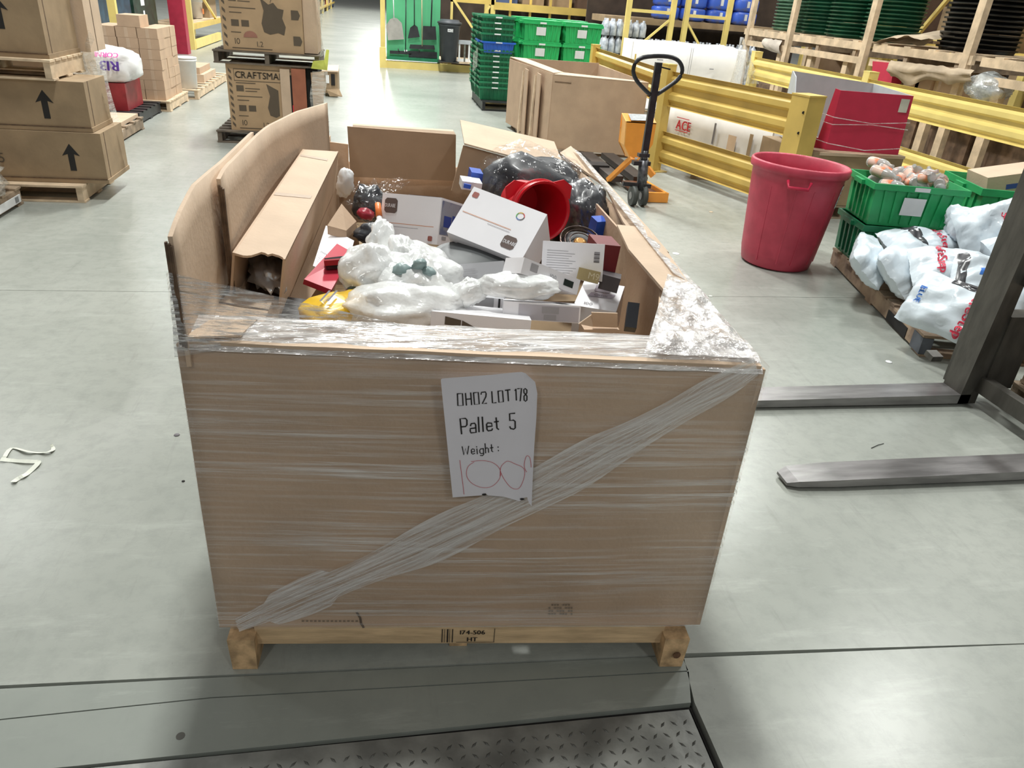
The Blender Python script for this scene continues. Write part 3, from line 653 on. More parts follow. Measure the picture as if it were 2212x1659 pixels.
o, u, v = b.top(); mb = MB(); poly(mb, [(W1 * .42, D1 * .02), (W1 * .97, D1 * .02), (W1 * .97, D1 * .95), (W1 * .58, D1 * .95)], o, u, v); part(mb, 'picture_panel', flat('pale_blue_print', (0.45, 0.50, 0.68)), c1)
b = Bx(Y(1024, 403, 2.34), Y(1182, 463, 2.20), Y(988, 510, 2.22), 0.17)
c2 = solo(b.mb(), 'white_carton', WHT, 'tilted white carton with ring mark and dark square badge, in front of the red bucket', 'box')
o, u, v = b.front(); W1, H1 = b.w, b.h
mb = MB(); badge(mb, o, u, v, W1 * .67, H1 * .12, W1 * .17); part(mb, 'badge', BROWNB, c2)
mb = MB(); text(mb, 'DURABE', o + u * (W1 * .685) + v * (H1 * .12 + W1 * .06) - b.n * .0008, u, v, 0.012, 0.62); part(mb, 'lettering', WHT, c2)
rc = o + u * (W1 * .72) + v * (H1 * .78)
for k, cc in enumerate(((.6, .1, .1), (.6, .4, .05), (.1, .4, .1), (.1, .2, .5), (.08, .08, .08))):
    mb = MB(); mb.ribbon([rc + u * .0125 * math.cos(t) + v * .0125 * math.sin(t) for t in [R(72 * k + 12 * j) for j in range(7)]], .003, b.n); part(mb, 'ring_mark', flat('ring_%d' % k, cc), c2)
mb = MB(); badge(mb, o, u, v, W1 * .04, H1 * .80, 0.02); part(mb, 'round_mark', MATS['dull_red'], c2)
mb = MB(); rect(mb, W1 * .04, H1 * .47, W1 * .66, .0022, o, u, v); part(mb, 'fine_print', ORP, c2)
mb = MB(); rect(mb, W1 * .40, H1 * .42, W1 * .30, .0016, o, u, v); part(mb, 'fine_print', GREYP, c2)

# --- red bucket lying with its mouth to the camera
bc = Y(1172, 458, 2.72); ax = (V((0.10, 0, 1.65)) - bc).normalized(); ax = (ax + V((0.35, 0.1, -0.18))).normalized()
bk = thing('red_bucket', 'bright red plastic bucket lying on its side, its mouth towards the camera', 'bucket', bc - V((0, 0, 0.12)))
r0 = 0.108; mb = MB(); mb.lathe(bc, -ax, [(r0 + .006, 0), (r0 + .006, .012), (r0, .014), (r0 * .78, .24), (r0 * .74, .245), (r0 * .74 - .004, .238), (r0 - .006, .012), (r0 - .002, .001), (r0 + .006, 0)], 40, False, False)
mb.lathe(bc, -ax, [(r0 * .74, .235), (0.001, .235)], 40, False, False); part(mb, 'bucket_body', REDB, bk)
mb = MB(); mb.lathe(bc, -ax, [(r0 + .002, .035), (r0 + .010, .036), (r0 + .010, .04), (r0 + .001, .041)], 40, False, False); part(mb, 'rim_band', REDB, bk)
sd = ax.cross(V((0, 0, 1))).normalized(); upv = sd.cross(ax).normalized()
for s_ in (-1, 1):
    q = bc - ax * .05 + sd * s_ * (r0 * .80) + upv * (r0 * .62)
    mb = MB(); mb.slab([q, q + sd * s_ * .045 + upv * -.03, q + sd * s_ * .05 + upv * .02, q + sd * s_ * .015 + upv * .045, q - sd * s_ * .035 + upv * .035], ax, .006); part(mb, 'side_tab', REDB, bk)
# --- black appliance in a glossy clear bag
ab = thing('bagged_appliance', 'black bulky item in a shiny clear plastic bag behind the red bucket', 'appliance', Y(1165, 420, 3.0) - V((0, 0, .15)))
BLKG = mat('black_gloss', (0.014, 0.016, 0.022), 0.45, var=0.3, coat=0.15)
mb = crumple(Y(1150, 425, 3.32), (0.22, 0.17, 0.17), (0, 0.25, -0.1), 11, 0.22, 1.8, (30, 18), sq=0.7, fine=.1); part(mb, 'black_body', BLKG, ab)
mb = crumple(Y(1258, 465, 3.02), (0.10, 0.12, 0.12), (0.2, 0.2, 0), 5, 0.25, 2.2, sq=0.8); part(mb, 'black_body', BLKG, ab)
BF = film('glossy_clear_bag', (0.8, 0.83, 0.88), 0.0, 0.16, 7, bump=0.9, bscale=9, rough=0.10, gloss=0.28, cont=(0.52, 0.75))
mb = crumple(Y(1152, 420, 3.31), (0.24, 0.19, 0.19), (0, 0.25, -0.1), 12, 0.24, 2.0, (44, 28), sq=0.7, fine=.15); part(mb, 'clear_bag', BF, ab)
mb = crumple(Y(1259, 462, 3.01), (0.115, 0.135, 0.135), (0.2, 0.2, 0), 8, 0.3, 3, (36, 22)); part(mb, 'clear_bag', BF, ab)
# --- blue storage bins
b = Bx(Y(1019, 372, 3.1), Y(1044, 376, 3.1), Y(1019, 398, 3.1), 0.1); bb = thing('blue_bin', 'small blue bin with a white strip behind the white cartons', 'bin', b.P(.5, 1, .5))
part(b.mb(), 'bin_body', BLUE, bb); b2 = Bx(Y(999, 391, 3.0), Y(1042, 397, 3.0), Y(999, 409, 3.0), 0.1); part(b2.mb(), 'label_strip', LABEL, bb, 'white strip')
b3 = Bx(Y(1003, 397, 2.98), Y(1018, 400, 2.98), Y(1003, 406, 2.98), 0.01); part(b3.mb(), 'bin_front', BLUE, bb)
mb = MB(); q = Y(1290, 495, 2.75); mb.box(q, (.05, .05, .09), .3, .2); solo(mb, 'blue_bin', BLUE, 'blue plastic piece beside the black bagged item, against the right wall of the big box', 'bin')
# --- black round lid and grey carton below it
lc_ = G(1018, 560, 0.93); ld = thing('round_lid', 'large round black lid lying below the tilted white carton', 'lid', lc_)
mb = MB(); mb.lathe(lc_, V((0.05, -.12, 1)), [(.115, -.03), (.122, 0), (.118, .006), (.108, .004), (.10, .010), (.03, .016), (.001, .017)], 36, True, False); part(mb, 'lid_disc', mat('charcoal_plastic', (0.045, 0.05, 0.052), 0.5, var=0.15), ld)
b = Bx(Y(990, 571, 2.06), Y(1088, 563, 2.02), Y(1003, 612, 2.02), 0.18); gc = solo(b.mb(), 'grey_carton', mat('silver_card', (0.42, 0.42, 0.44), .5, var=.04), 'flat silver grey carton under the black lid', 'box')
o, u, v = b.front()
for k in range(5): mb = MB(); rect(mb, b.w * .12, b.h * (.2 + .12 * k), b.w * (.26 + .05 * (k % 2)), .0018, o, u, v); part(mb, 'text_line', GREYP, gc)
# --- copper pan / ring
rc_ = Y(1254, 520, 2.55); pn = thing('fan_guard', 'round dark guard with a copper centre, right of the red bucket', 'appliance part', rc_ - V((0, 0, .05)))
axp = V((0.0, -.5, 1)).normalized()
for r_ in (.075, .058, .04): mb = MB(); mb.tube([rc_ + V((r_ * math.cos(R(t)), r_ * math.sin(R(t)) * .9, r_ * .45 * math.sin(R(t)))) for t in range(0, 361, 15)], .0035 if r_ > .07 else .0022, 6); part(mb, 'wire_ring', mat('dark_chrome', (0.10, .07, .06), .25, metal=.8, var=.3), pn)
mb = MB(); mb.lathe(rc_ - axp * .02, axp, [(.068, -.02), (.07, 0), (.03, .006)], 24); part(mb, 'back_plate', BLK, pn)
mb = MB(); mb.lathe(rc_ - axp * .01, axp, [(.024, -.01), (.024, .004), (.012, .012)], 20); part(mb, 'centre_cap', mat('copper', (.65, .35, .12), .3, metal=.7, var=.1), pn)
# --- document box and neighbours at the right
b = Bx(Y(1173, 520, 2.02), Y(1307, 528, 1.97), Y(1170, 600, 1.99), 0.03); c3 = solo(b.mb(), 'white_box', WHT, 'thin standing white box with grey text and a barcode, right of the pile', 'box')
o, u, v = b.front()
for k in range(11): mb = MB(); rect(mb, b.w * .08, b.h * (.75 - .065 * k), b.w * (.34 + .16 * ((k * 37) % 10) / 10), .0014, o, u, v); part(mb, 'text_line', GREYP, c3)
for k in range(9): mb = MB(); rect(mb, b.w * .84, b.h * (.50 + .033 * k), b.w * .09, .0018 if k % 3 else .0030, o, u, v); part(mb, 'barcode_bar', INKG, c3)
b = Bx(Y(1290, 527, 2.06), Y(1341, 532, 2.06), Y(1290, 610, 2.06), 0.10); solo(b.mb(), 'dark_red_box', mat('maroon_card', (0.16, 0.012, 0.015), .5, var=.1), 'dark red box standing behind the white text box', 'box')
b = Bx(Y(1251, 577, 1.93), Y(1298, 588, 1.91), Y(1245, 602, 1.92), 0.06); gb_ = solo(b.mb(), 'gold_box', mat('gold_card', (0.36, 0.28, 0.13), .4, metal=.3, var=.1), 'small dull gold box in front of the white text box', 'box')
o, u, v = b.front(); mb = MB(); text(mb, 'M9', o + u * b.w * .5 + v * b.h * .25, u, v, .018); part(mb, 'lettering', flat('pale_gold', (.6, .52, .35)), gb_)
b = Bx(Y(1300, 592, 1.96), Y(1341, 603, 1.94), Y(1299, 625, 1.95), 0.12); solo(b.mb(), 'dark_grey_box', mat('dark_grey_card', (.07, .06, .065), .5, var=.2), 'small dark grey box at the foot of the dark red box', 'box')
b = Bx(G(1239, 659, .80), G(1331, 674, .80), G(1239, 659, .80) + V((0, 0, -.12)), 0.145)
P_ = [G(1239, 659, .84), G(1331, 674, .84), G(1347, 624, .86), G(1257, 604, .86)]
b = Bx(P_[0], P_[1], P_[0] + (P_[1] - P_[0]).cross(P_[3] - P_[0]).normalized() * -.13, (P_[3] - P_[0]).length)
c4 = solo(b.mb(), 'white_box', WHT, 'square white box with Classic lettered on top, near the right wall', 'box')
o, u, v = b.top(); PALE = flat('lilac_print', (.52, .47, .55)); W1, D1 = b.w, b.d
mb = MB(); rect(mb, W1 * .33, D1 * .62, W1 * .38, D1 * .24, o, u, v); part(mb, 'print_patch', PALE, c4)
mb = MB(); poly(mb, [(W1 * .22, D1 * .40), (W1 * .8, D1 * .44), (W1 * .86, D1 * .6), (W1 * .28, D1 * .56)], o, u, v); part(mb, 'print_patch', PALE, c4)
mb = MB(); text(mb, 'Classic', o + u * W1 * .36 + v * D1 * .455 + b.y * -.0006, u, v, .013, .8, ital=.25); text(mb, '100', o + u * W1 * .22 + v * D1 * .08 + b.y * -.0006, u, v, .016, .9); part(mb, 'lettering', INKG, c4)
b = Bx(Y(1121, 558, 1.90), Y(1254, 606, 1.74), Y(1109, 592, 1.88), 0.05)
P_ = [Y(1113, 590, 1.86), Y(1244, 636, 1.72), Y(1255, 607, 1.76), Y(1133, 556, 1.91)]
mb = MB(); back = V((-0.075, 0.06, .015)); 
b = Bx(Y(1133, 556, 1.84), Y(1254, 605, 1.90), Y(1122, 589, 1.82), .085); c5 = solo(b.mb(), 'white_box', WHT, 'long white box with a small dark window lying across the pile', 'box')
o, u, v = b.front(); W1, H1 = b.w, b.h
mb = MB(); rect(mb, W1 * .72, H1 * .28, W1 * .17, H1 * .42, o, u, v); part(mb, 'window', mat('dark_window', (.02, .03, .025), .15, var=.1), c5, 'small dark window')
mb = MB(); rect(mb, W1 * .13, H1 * .35, W1 * .12, H1 * .5, o, u, v); part(mb, 'print_patch', GREYP, c5)
mb = MB(); text(mb, '100', o + u * W1 * .47 + v * H1 * .35, u, v, .013); part(mb, 'lettering', GREYP, c5)
mb = MB(); rect(mb, b.w * .04, b.d * .2, .03, .03, *b.top()); part(mb, 'print_patch', INKG, c5)
# near box with printed handle
b = Bx(Y(1088, 650, 1.79), Y(1255, 661, 1.76), Y(1088, 688, 1.775), 0.15); c6 = solo(b.mb(), 'white_box', WHT, 'low white box with a grey printed strip on its front, close to the front flap', 'box')
o, u, v = b.front(); W1, H1 = b.w, b.h
mb = MB(); rect(mb, W1 * .20, H1 * .04, W1 * .78, H1 * .86, o, u, v); part(mb, 'print_strip', flat('pale_grey_strip', (.48, .46, .5)), c6)
mb = MB(); rect(mb, W1 * .50, H1 * .45, W1 * .22, H1 * .38, o + b.n * -.0006, u, v); part(mb, 'print_patch', GREYP, c6)
mb = MB(); rect(mb, W1 * .53, H1 * .08, W1 * .16, H1 * .3, o + b.n * -.0006, u, v); part(mb, 'print_patch', GREYP, c6)
mb = MB(); o2, u2, v2 = b.top(); poly(mb, [(W1 * .66, b.d * .45), (W1 * .75, b.d * .12), (W1 * .9, b.d * .12), (W1 * .78, b.d * .6)], o2, u2, v2); part(mb, 'dark_handle_print', INK, c6)
b = Bx(Y(1024, 640, 1.90), Y(1088, 646, 1.88), Y(1024, 692, 1.89), 0.12); c7 = solo(b.mb(), 'grey_carton', mat('silver_card', (0.42, 0.42, 0.44)), 'grey and white carton with a thin black stripe, left of the low white box', 'box')
o, u, v = b.front(); mb = MB(); rect(mb, b.w * .84, 0, b.w * .05, b.h, o, u, v); part(mb, 'black_stripe', INK, c7)
mb = MB(); rect(mb, b.w * .9, 0, b.w * .1, b.h, o, u, v); rect(mb, b.w * .68, 0, b.w * .14, b.h, o, u, v); part(mb, 'white_edge', WHT, c7, stuff=True)
b = Bx(Y(932, 672, 1.74), Y(1148, 692, 1.71), Y(932, 712, 1.73), 0.14); c8 = solo(b.mb(), 'white_box', WHT, 'flat white box with two dark patches right behind the front flap', 'box')
o, u, v = b.front(); W1, H1 = b.w, b.h
mb = MB(); poly(mb, [(W1 * .14, H1 * .35), (W1 * .30, H1 * .30), (W1 * .30, H1 * .66), (W1 * .14, H1 * .80)], o, u, v); part(mb, 'dark_patch', INKB, c8)
mb = MB(); poly(mb, [(W1 * .31, H1 * .26), (W1 * .50, H1 * .18), (W1 * .42, H1 * .40), (W1 * .31, H1 * .66)], o, u, v); part(mb, 'dark_patch', INKB, c8)
b = Bx(Y(1357, 652, 1.86), Y(1382, 655, 1.85), Y(1352, 706, 1.82), 0.06); solo(b.mb(), 'black_box', mat('black_card', (.012, .013, .02), .3, var=.2), 'small black box between the Classic box and the right wall of the big box', 'box')
mb = MB(); mb.slab([Y(1278, 675, 1.66), Y(1334, 677, 1.65), Y(1334, 708, 1.66), Y(1281, 706, 1.67)], (0, 1, 0), .004)
kf = solo(mb, 'kraft_flap_box', CARDL, 'small brown box with an upright open flap by the front flap', 'box')
mb = MB(); mb.slab([Y(1250, 700, 1.66), Y(1278, 680, 1.67), Y(1281, 706, 1.66)], (0, 1, 0), .004); part(mb, 'side_flap', CARDL, kf)
mb = MB(); q = [Y(1262, 712, 1.665), Y(1338, 712, 1.655)]; mb.hexa([q[0] - V((0, 0, .1)), q[1] - V((0, 0, .1)), q[1] + V((0, .05, -.1)), q[0] + V((0, .05, -.1))], [q[0], q[1], q[1] + V((0, .05, 0)), q[0] + V((0, .05, 0))]); part(mb, 'box_body', CARD, kf)
# --- blister packs and bags on the left
def card(pts, name, m, label, cat, th=.004):
    mb = MB(); n = (pts[1] - pts[0]).cross(pts[2] - pts[0]); n = n if n.z < 0 else -n; mb.slab(pts, n, th); return solo(mb, name, m, label, cat)
q = [G(704, 487, .90), G(765, 520, .87), G(742, 600, .86), G(676, 574, .88)]
cg = card(q, 'blister_card', WHT, 'white backing card with green print leaning beside the long carton', 'packaged item')
uu = (q[1] - q[0]).normalized(); vv = (q[0] - q[3]).normalized(); n_ = uu.cross(vv).normalized(); n_ = n_ if n_.z > 0 else -n_
for k in range(6): mb = MB(); rect(mb, .008, .02 + .014 * k, .03 + .01 * (k % 2), .0022, q[3] + n_ * .001, uu, vv); part(mb, 'text_line', GREYP, cg)
mb = MB(); poly(mb, [(.03, .10), (.085, .075), (.085, .10), (.045, .13)], q[3] + n_ * .001, uu, vv); part(mb, 'green_print', flat('leaf_green', (.25, .55, .15)), cg)
for k in range(5): mb = MB(); rect(mb, .012 + .005 * k, .125, .0022, .012, q[3] + n_ * .0012, uu, vv); part(mb, 'barcode_bar', INKG, cg)
q = [G(728, 526, .93), G(762, 545, .91), G(716, 626, .87), G(657, 603, .88)]
cr_ = card(q, 'tool_pack', mat('red_pack', (0.55, 0.03, 0.06), .35, var=.08), 'red backing card with a black tool under clear plastic, beside the white plastic bags', 'packaged item', .018)
mb = MB(); a = (q[1] * .5 + q[2] * .5) + V((-.02, .01, .015)); mb.bar(a + V((-.03, 0, 0)), a + V((.035, .01, .006)), .035, .025); part(mb, 'black_tool', mat('black_glossy', (.015, .014, .016), .15, var=.2), cr_)
mb = MB(); mb.bar(a + V((-.032, -.018, .01)), a + V((.035, -.01, .014)), .012, .016); part(mb, 'tool_sleeve', mat('tool_red', (.35, .02, .03), .2, var=.1), cr_)
mb = MB(); q = Y(786, 618, 1.95); mb.lathe(q, V((.35, .5, .4)), [(.02, -.08), (.034, -.07), (.036, -.01), (.03, .015), (.014, .03), (.013, .05)], 20)
solo(mb, 'dark_bottle', mat('dark_green_glass', (.03, .06, .05), .12, var=.2, coat=.4), 'dark greenish bottle between the yellow package and the white bags', 'bottle')
q = [G(652, 692, .90), G(725, 697, .89), G(765, 655, .90), G(761, 613, .93), G(716, 621, .94)]
YP = mat('yellow_pack', (.80, .50, .03), .25, var=.06)
c0 = sum(q, V((0, 0, 0))) / 5
mb = MB(); k = 24
mb = crumple(c0 - V((0, 0, .02)), (.085, .06, .03), (.1, -.1, .5), 21, .18, 2, (26, 16), sq=.6); yp = solo(mb, 'yellow_package', YP, 'crumpled yellow plastic package under the film at the front left', 'packaged item')
mb = MB()
for k in range(2):
    mb = MB(); mb.ribbon([c0 + V((-.035 + .018 * k + .01 * t, -.03 + .025 * t, .018 + .004 * t)) for t in (0, 1, 2)], .006, (0, 0, 1)); part(mb, 'printed_stripe', INKG, yp)
def bag(px, py, y, rad, rot, seed, label, amp=.25, m=None, fr=2.6, n=(40, 26)):
    mb = crumple(Y(px, py, y), rad, rot, seed, amp, fr * .8, n, fine=.08); return solo(mb, 'plastic_bag', m or BAGF, label, 'bag')
bg = thing('plastic_bag', 'large cloudy white plastic bag filled with small goods, centre of the pile', 'bag', Y(895, 640, 2.0) - V((0, 0, .1)))
mb = crumple(Y(905, 612, 2.0), (.13, .14, .085), (0, .15, .2), 31, .34, 1.9, (46, 30), fine=.08); part(mb, 'bag_film', BAGF, bg)
mb = crumple(Y(868, 562, 2.06), (.05, .06, .06), (.5, 0, .2), 32, .4, 1.9, (26, 18), fine=.08); part(mb, 'bag_neck', BAGF, bg)
for k, (x, y_) in enumerate(((870, 568), (925, 575), (905, 560), (860, 600))):
    mb = crumple(Y(x, y_ + 14, 1.915), (.026, .02, .016), (0, .4 * k, k), 40 + k, .3, 2, (14, 10)); part(mb, 'wrapped_item', mat('grey_green_item', (.22, .30, .30), .4, var=.2), bg, 'grey green item in the bag')
bag(880, 665, 1.82, (.15, .085, .055), (0, 0, -.1), 33, 'white plastic bag lying flat behind the front flap, left of centre')
bag(800, 590, 1.98, (.085, .08, .075), (0, .2, .4), 34, 'cloudy white plastic bag above the dark bottle')
tp_ = bag(822, 520, 2.12, (.035, .03, .055), (-.5, .35, 0), 35, 'thin white film knot sticking up in front of the left white carton', .3)
bg2 = thing('plastic_bag', 'long white knotted plastic bag lying across the white boxes', 'bag', Y(1110, 620, 1.8) - V((0, 0, .04)))
mb = crumple(Y(1120, 617, 1.84), (.105, .05, .032), (0, .03, -.03), 36, .22, 2.0, (44, 24), fine=.08); part(mb, 'bag_film', BAGF, bg2)
mb = crumple(Y(1012, 632, 1.84), (.045, .035, .032), (0, -.3, .3), 37, .35, 2.2, (26, 18), fine=.08); part(mb, 'bag_neck', BAGF, bg2)
# --- bagged tool and stick left of the white cartons
bt_ = thing('bagged_tool', 'dark tool with a red part in clear plastic, left of the upright white carton', 'packaged item', Y(795, 450, 2.75) - V((0, 0, .1)))
mb = crumple(Y(798, 440, 2.8), (.055, .06, .06), (0, 0, .2), 51, .3, 2.3, sq=.8); part(mb, 'tool_body', BLKG, bt_)
mb = crumple(Y(790, 462, 2.7), (.03, .03, .02), (0, .3, .2), 52, .3, 2.3, (16, 10)); part(mb, 'red_part', mat('dull_red_plastic', (.35, .02, .04), .35, var=.2), bt_)
mb = crumple(Y(805, 505, 2.55), (.055, .05, .035), (0, 0, .1), 53, .3, 2.3); part(mb, 'tool_body', BLKG, bt_)
mb = crumple(Y(798, 448, 2.76), (.075, .07, .085), (0, 0, .2), 54, .35, 2.8, (34, 22)); part(mb, 'clear_bag', BF, bt_)
mb = crumple(Y(840, 403, 3.0), (.075, .03, .022), (0, -.25, .2), 55, .35, 2.8, (34, 22)); solo(mb, 'film_roll', BF, 'rolled clear plastic film behind the upright white carton', 'packing film')
a, b_ = Y(816, 440, 2.6), Y(822, 497, 2.52); sk = thing('caulk_tube', 'orange and white tube standing beside the upright white carton', 'tube', b_)
mb = MB(); mb.cyl(a, a * .5 + b_ * .5, .010, .0115); part(mb, 'orange_end', mat('orange_plastic', (.85, .22, .05), .4, var=.05), sk)
mb = MB(); mb.cyl(a * .5 + b_ * .5, b_, .010, .008); part(mb, 'white_end', WHTG, sk)
mb = MB(); q = [G(707, 487, .93), G(748, 498, .90), G(770, 478, .90), G(738, 440, .96)]; mb.slab(q, (0, 0, -1), .03); solo(mb, 'kraft_package', CARD, 'crooked brown package between the long carton and the dark bagged tool', 'box')
mb = crumple(Y(745, 395, 3.4), (.035, .03, .06), (0, .2, 0), 57, .3, 2.6, (20, 14)); solo(mb, 'white_pouch', WHTG, 'small white pouch at the back of the big box beside the long carton', 'packaged item')
mb = crumple(Y(747, 460, 2.8), (.03, .025, .05), (.3, .4, 0), 58, .2, 2.6, (20, 14)); solo(mb, 'clear_pouch', BF, 'clear pouch leaning on the brown package', 'packaged item')
# ================================================================ left side: stacked cartons on pallets
def bx(x0, x1, y0, y1, z0, z1, mb=None):
    return (mb or MB()).box(((x0 + x1) / 2, (y0 + y1) / 2, (z0 + z1) / 2), (x1 - x0, y1 - y0, z1 - z0))
def pallet(x0, x1, y0, y1, z0, label, m=WOODP, h=0.13, name='wooden_pallet', group=None, n=6, along='x', rz=0.0, piv=None, cat='pallet', end=None):
    """stringer pallet; its boards run along `along`"""
    cx, cy = (x0 + x1) / 2, (y0 + y1) / 2; L, W_ = x1 - x0, y1 - y0
    t = thing(name, label, cat, (cx, cy, z0), group); rot = Matrix.Rotation(rz, 3, 'Z')
    def bd(nm, ax, ay, sx, sy, za, zb):
        c = rot @ V((ax, ay, 0)); mb = MB(); mb.box((cx + c.x, cy + c.y, z0 + (za + zb) / 2), (sx, sy, zb - za), rz); return part(mb, nm, m, t)
    for k in (-1, 0, 1):
        if along == 'x': bd('stringer', k * (L / 2 - .03), 0, .045, W_ - .02, .016, h - .016)
        else: bd('stringer', 0, k * (W_ / 2 - .03), L - .02, .045, .016, h - .016)
    for k in range(n):
        f = (k / (n - 1) - .5)
        if along == 'x': bd('deck_board', 0, f * (W_ - .1), L, .1, h - .015, h)
        else: bd('deck_board', f * (L - .1), 0, .1, W_, h - .015, h)
    for k in (-1, 0, 1):
        if along == 'x': bd('bottom_board', 0, k * (W_ / 2 - .06), L, .1, .001, .015)
        else: bd('bottom_board', k * (L / 2 - .06), 0, .1, W_, .001, .015)
    return t
def arrow(o, u, v, x, y, h, root, m=INK):
    mb = MB(); w_ = h * .62; s_ = h * .22
    poly(mb, [(x - s_ / 2, y), (x + s_ / 2, y), (x + s_ / 2, y + h * .62), (x + w_ / 2, y + h * .55), (x, y + h), (x - w_ / 2, y + h * .55), (x - s_ / 2, y + h * .62)], o, u, v)
    return part(mb, 'printed_arrow', m, root)
UX, UZ = V((1, 0, 0)), V((0, 0, 1))
pallet(-3.35, -2.22, 6.12, 6.85, 0, 'pale wooden pallet under the lowest arrow carton at the far left', WOODP)
def bigcarton(x0, x1, y0, y1, z0, z1, label, ax, ah, lid=True):
    t = thing('arrow_carton', label, 'box', ((x0 + x1) / 2, (y0 + y1) / 2, z0)); part(bx(x0, x1, y0, y1, z0, z1), 'carton_body', CARDD, t)
    if lid:
        part(bx(x0 - .006, x1 + .008, y0 - .008, y1 + .006, z0 - .002, z0 + .03), 'bottom_tray', CARDD, t)
        mb = MB(); mb.box(((x0 + x1) / 2, y0 - .0088, z0 + .03), (x1 - x0, .001, .008)); part(mb, 'tray_edge', CARDE, t)
    arrow(V((0, y0 - .0015, 0)), UX, UZ, ax, z0 + (z1 - z0) * .24, ah, t)
    mb = MB(); mb.box((x1 + .0008, y0 + .08, (z0 + z1) / 2), (.001, .012, z1 - z0)); part(mb, 'corner_seam', CARDE, t)
    return t
a1 = bigcarton(-3.4, -2.06, 6.22, 6.75, .135, .505, 'lowest brown carton with an arrow and -035 in the far left stack', -2.29, .2)
mb = MB(); text(mb, '-035', V((-2.93, 6.212, .27)), UX, UZ, .07, 1.0); part(mb, 'lettering', INKB, a1)
a2 = bigcarton(-3.4, -2.12, 6.25, 6.72, .51, .86, 'middle brown carton with an arrow in the far left stack', -2.41, .2)
pallet(-3.4, -2.30, 6.2, 6.9, .862, 'upper pallet between the arrow cartons of the far left stack', WOODP, .14)
a3 = bigcarton(-3.4, -2.33, 6.28, 6.9, 1.004, 1.75, 'top brown carton with an arrow on the upper pallet at the far left', -2.60, .22)
mb = bx(-2.95, -2.25, 6.93, 7.3, 1.004, 1.75); tb = solo(mb, 'tall_carton', CARDL, 'tall light carton behind the top arrow carton at the far left', 'box')
mb = MB(); mb.box((-2.2492, 7.1, 1.35), (.001, .014, .7)); part(mb, 'corner_seam', CARDE, tb)
FL_ = film('stack_film', (.86, .86, .80), .10, .55, 5, (1, 1, 6), .6, 8, (.35, .7), .25, .3)
fm = thing('stack_film', 'cloudy film hanging down the side of the far left carton stack', 'plastic wrap', (-2.1, 7.6, .3))
mb = MB(); mb.grid(lambda a, b: V((-2.035 - .13 * b - .35 * a + .02 * math.sin(a * 9 + b * 4), 6.6 + .65 * a, .16 + .85 * b)), 16, 12); part(mb, 'side_film', FL_, fm)
mb = MB(); mb.grid(lambda a, b: V((-2.2 - .35 * a + .03 * math.sin(b * 7), 6.85 + .5 * a, .80 + .62 * b * (.5 + .5 * a))), 12, 12); part(mb, 'loose_film', FL_, fm)
# pallet behind with a film wrapped tall carton
pallet(-3.8, -2.62, 7.3, 9.4, 0, 'pallet with a film wrapped load behind the far left stack', WOODO, n=8)
wl = thing('wrapped_load', 'pale cartons wrapped in cloudy film behind the far left stack', 'box', (-3.25, 8.0, .13))
part(bx(-3.75, -2.70, 7.4, 8.4, .132, .92), 'carton_body', CARDL, wl); part(bx(-3.7, -2.66, 8.42, 9.35, .132, .17), 'carton_sheet', CARDL, wl)
mb = MB(); mb.grid(lambda a, b: V((-2.68 + .02 * math.sin(a * 8) + .08 * (1 - b) ** 2, 7.38 + 1.1 * a, .12 + .84 * b)), 14, 10); part(mb, 'side_film', FL_, wl)
# near left pallet with film wrapped load
pallet(-3.75, -2.63, 4.9, 6.08, 0, 'pallet at the left edge of the picture with a white label strip', WOODO)
mb = bx(-2.628, -2.622, 5.35, 6.02, .03, .085); nl = solo(mb, 'label_strip', LABEL, 'white label strip on the side of the pallet at the left picture edge', 'label')
mb = MB()
for k in range(5): mb = MB(); mb.box((-2.6212, 5.93 + .012 * k, .058), (.001, .005, .04)); part(mb, 'barcode_bar', INK, nl)
mb = crumple((-3.15, 5.5, .22), (.50, .52, .12), (0, 0, 0), 71, .12, 3, (36, 20), flatb=.085, sq=.5); ml = solo(mb, 'wrapped_load', CARDL, 'low film wrapped brown load on the pallet at the left picture edge', 'wrapped goods')
mb = crumple((-3.14, 5.49, .23), (.515, .535, .125), (0, 0, 0), 72, .14, 3, (36, 20), flatb=.095, sq=.5); part(mb, 'film_cover', FL_, ml)
# white insulation bag on red and dark cartons
pb = pallet(-3.7, -2.72, 9.62, 10.6, 0, 'black plastic pallet under the white insulation bag', BLK, name='plastic_pallet')
solo(bx(-3.6, -3.12, 9.75, 10.4, .132, .43), 'dark_carton', mat('dark_card_and_gap', (.05, .045, .045)), 'dark carton under the white insulation bag', 'box')
solo(bx(-3.1, -2.86, 9.72, 10.35, .132, .43), 'red_carton', mat('deep_red_card', (.28, .02, .03), .4, var=.2), 'red carton under the right end of the white insulation bag', 'box')
c0 = V((-3.20, 10.0, .61)); rb = (.44, .32, .19)
mb = crumple(c0, rb, (0, 0.05, 0), 75, .10, 2.5, (40, 24), flatb=.16, sq=.6); ib = solo(mb, 'insulation_bag', WHTG, 'white plastic insulation bag with upside-down pink and violet printing', 'bag')
def onb(x, y):   # front and top of the bag
    t = y / .30; ph = t * 1.35 - 0.15
    return V((c0.x - x, c0.y - (rb[1] + .035) * math.cos(ph) ** .8 if math.cos(ph) > 0 else c0.y, c0.z - .02 + (rb[2] + .03) * math.sin(ph)))
mb = MB(); text(mb, 'R13', None, None, None, .10, 1.1, .05, fn=lambda a, b: onb(a - .33, .115 - b) - V((0, .012, 0))); part(mb, 'lettering', flat('violet_ink', (.10, .04, .32)), ib)
mb = MB(); text(mb, 'CORNING', None, None, None, .055, 1.0, .05, fn=lambda a, b: onb(a - .33, .20 - b) - V((0, .012, -.012))); part(mb, 'lettering', flat('pink_ink', (.75, .10, .42)), ib)
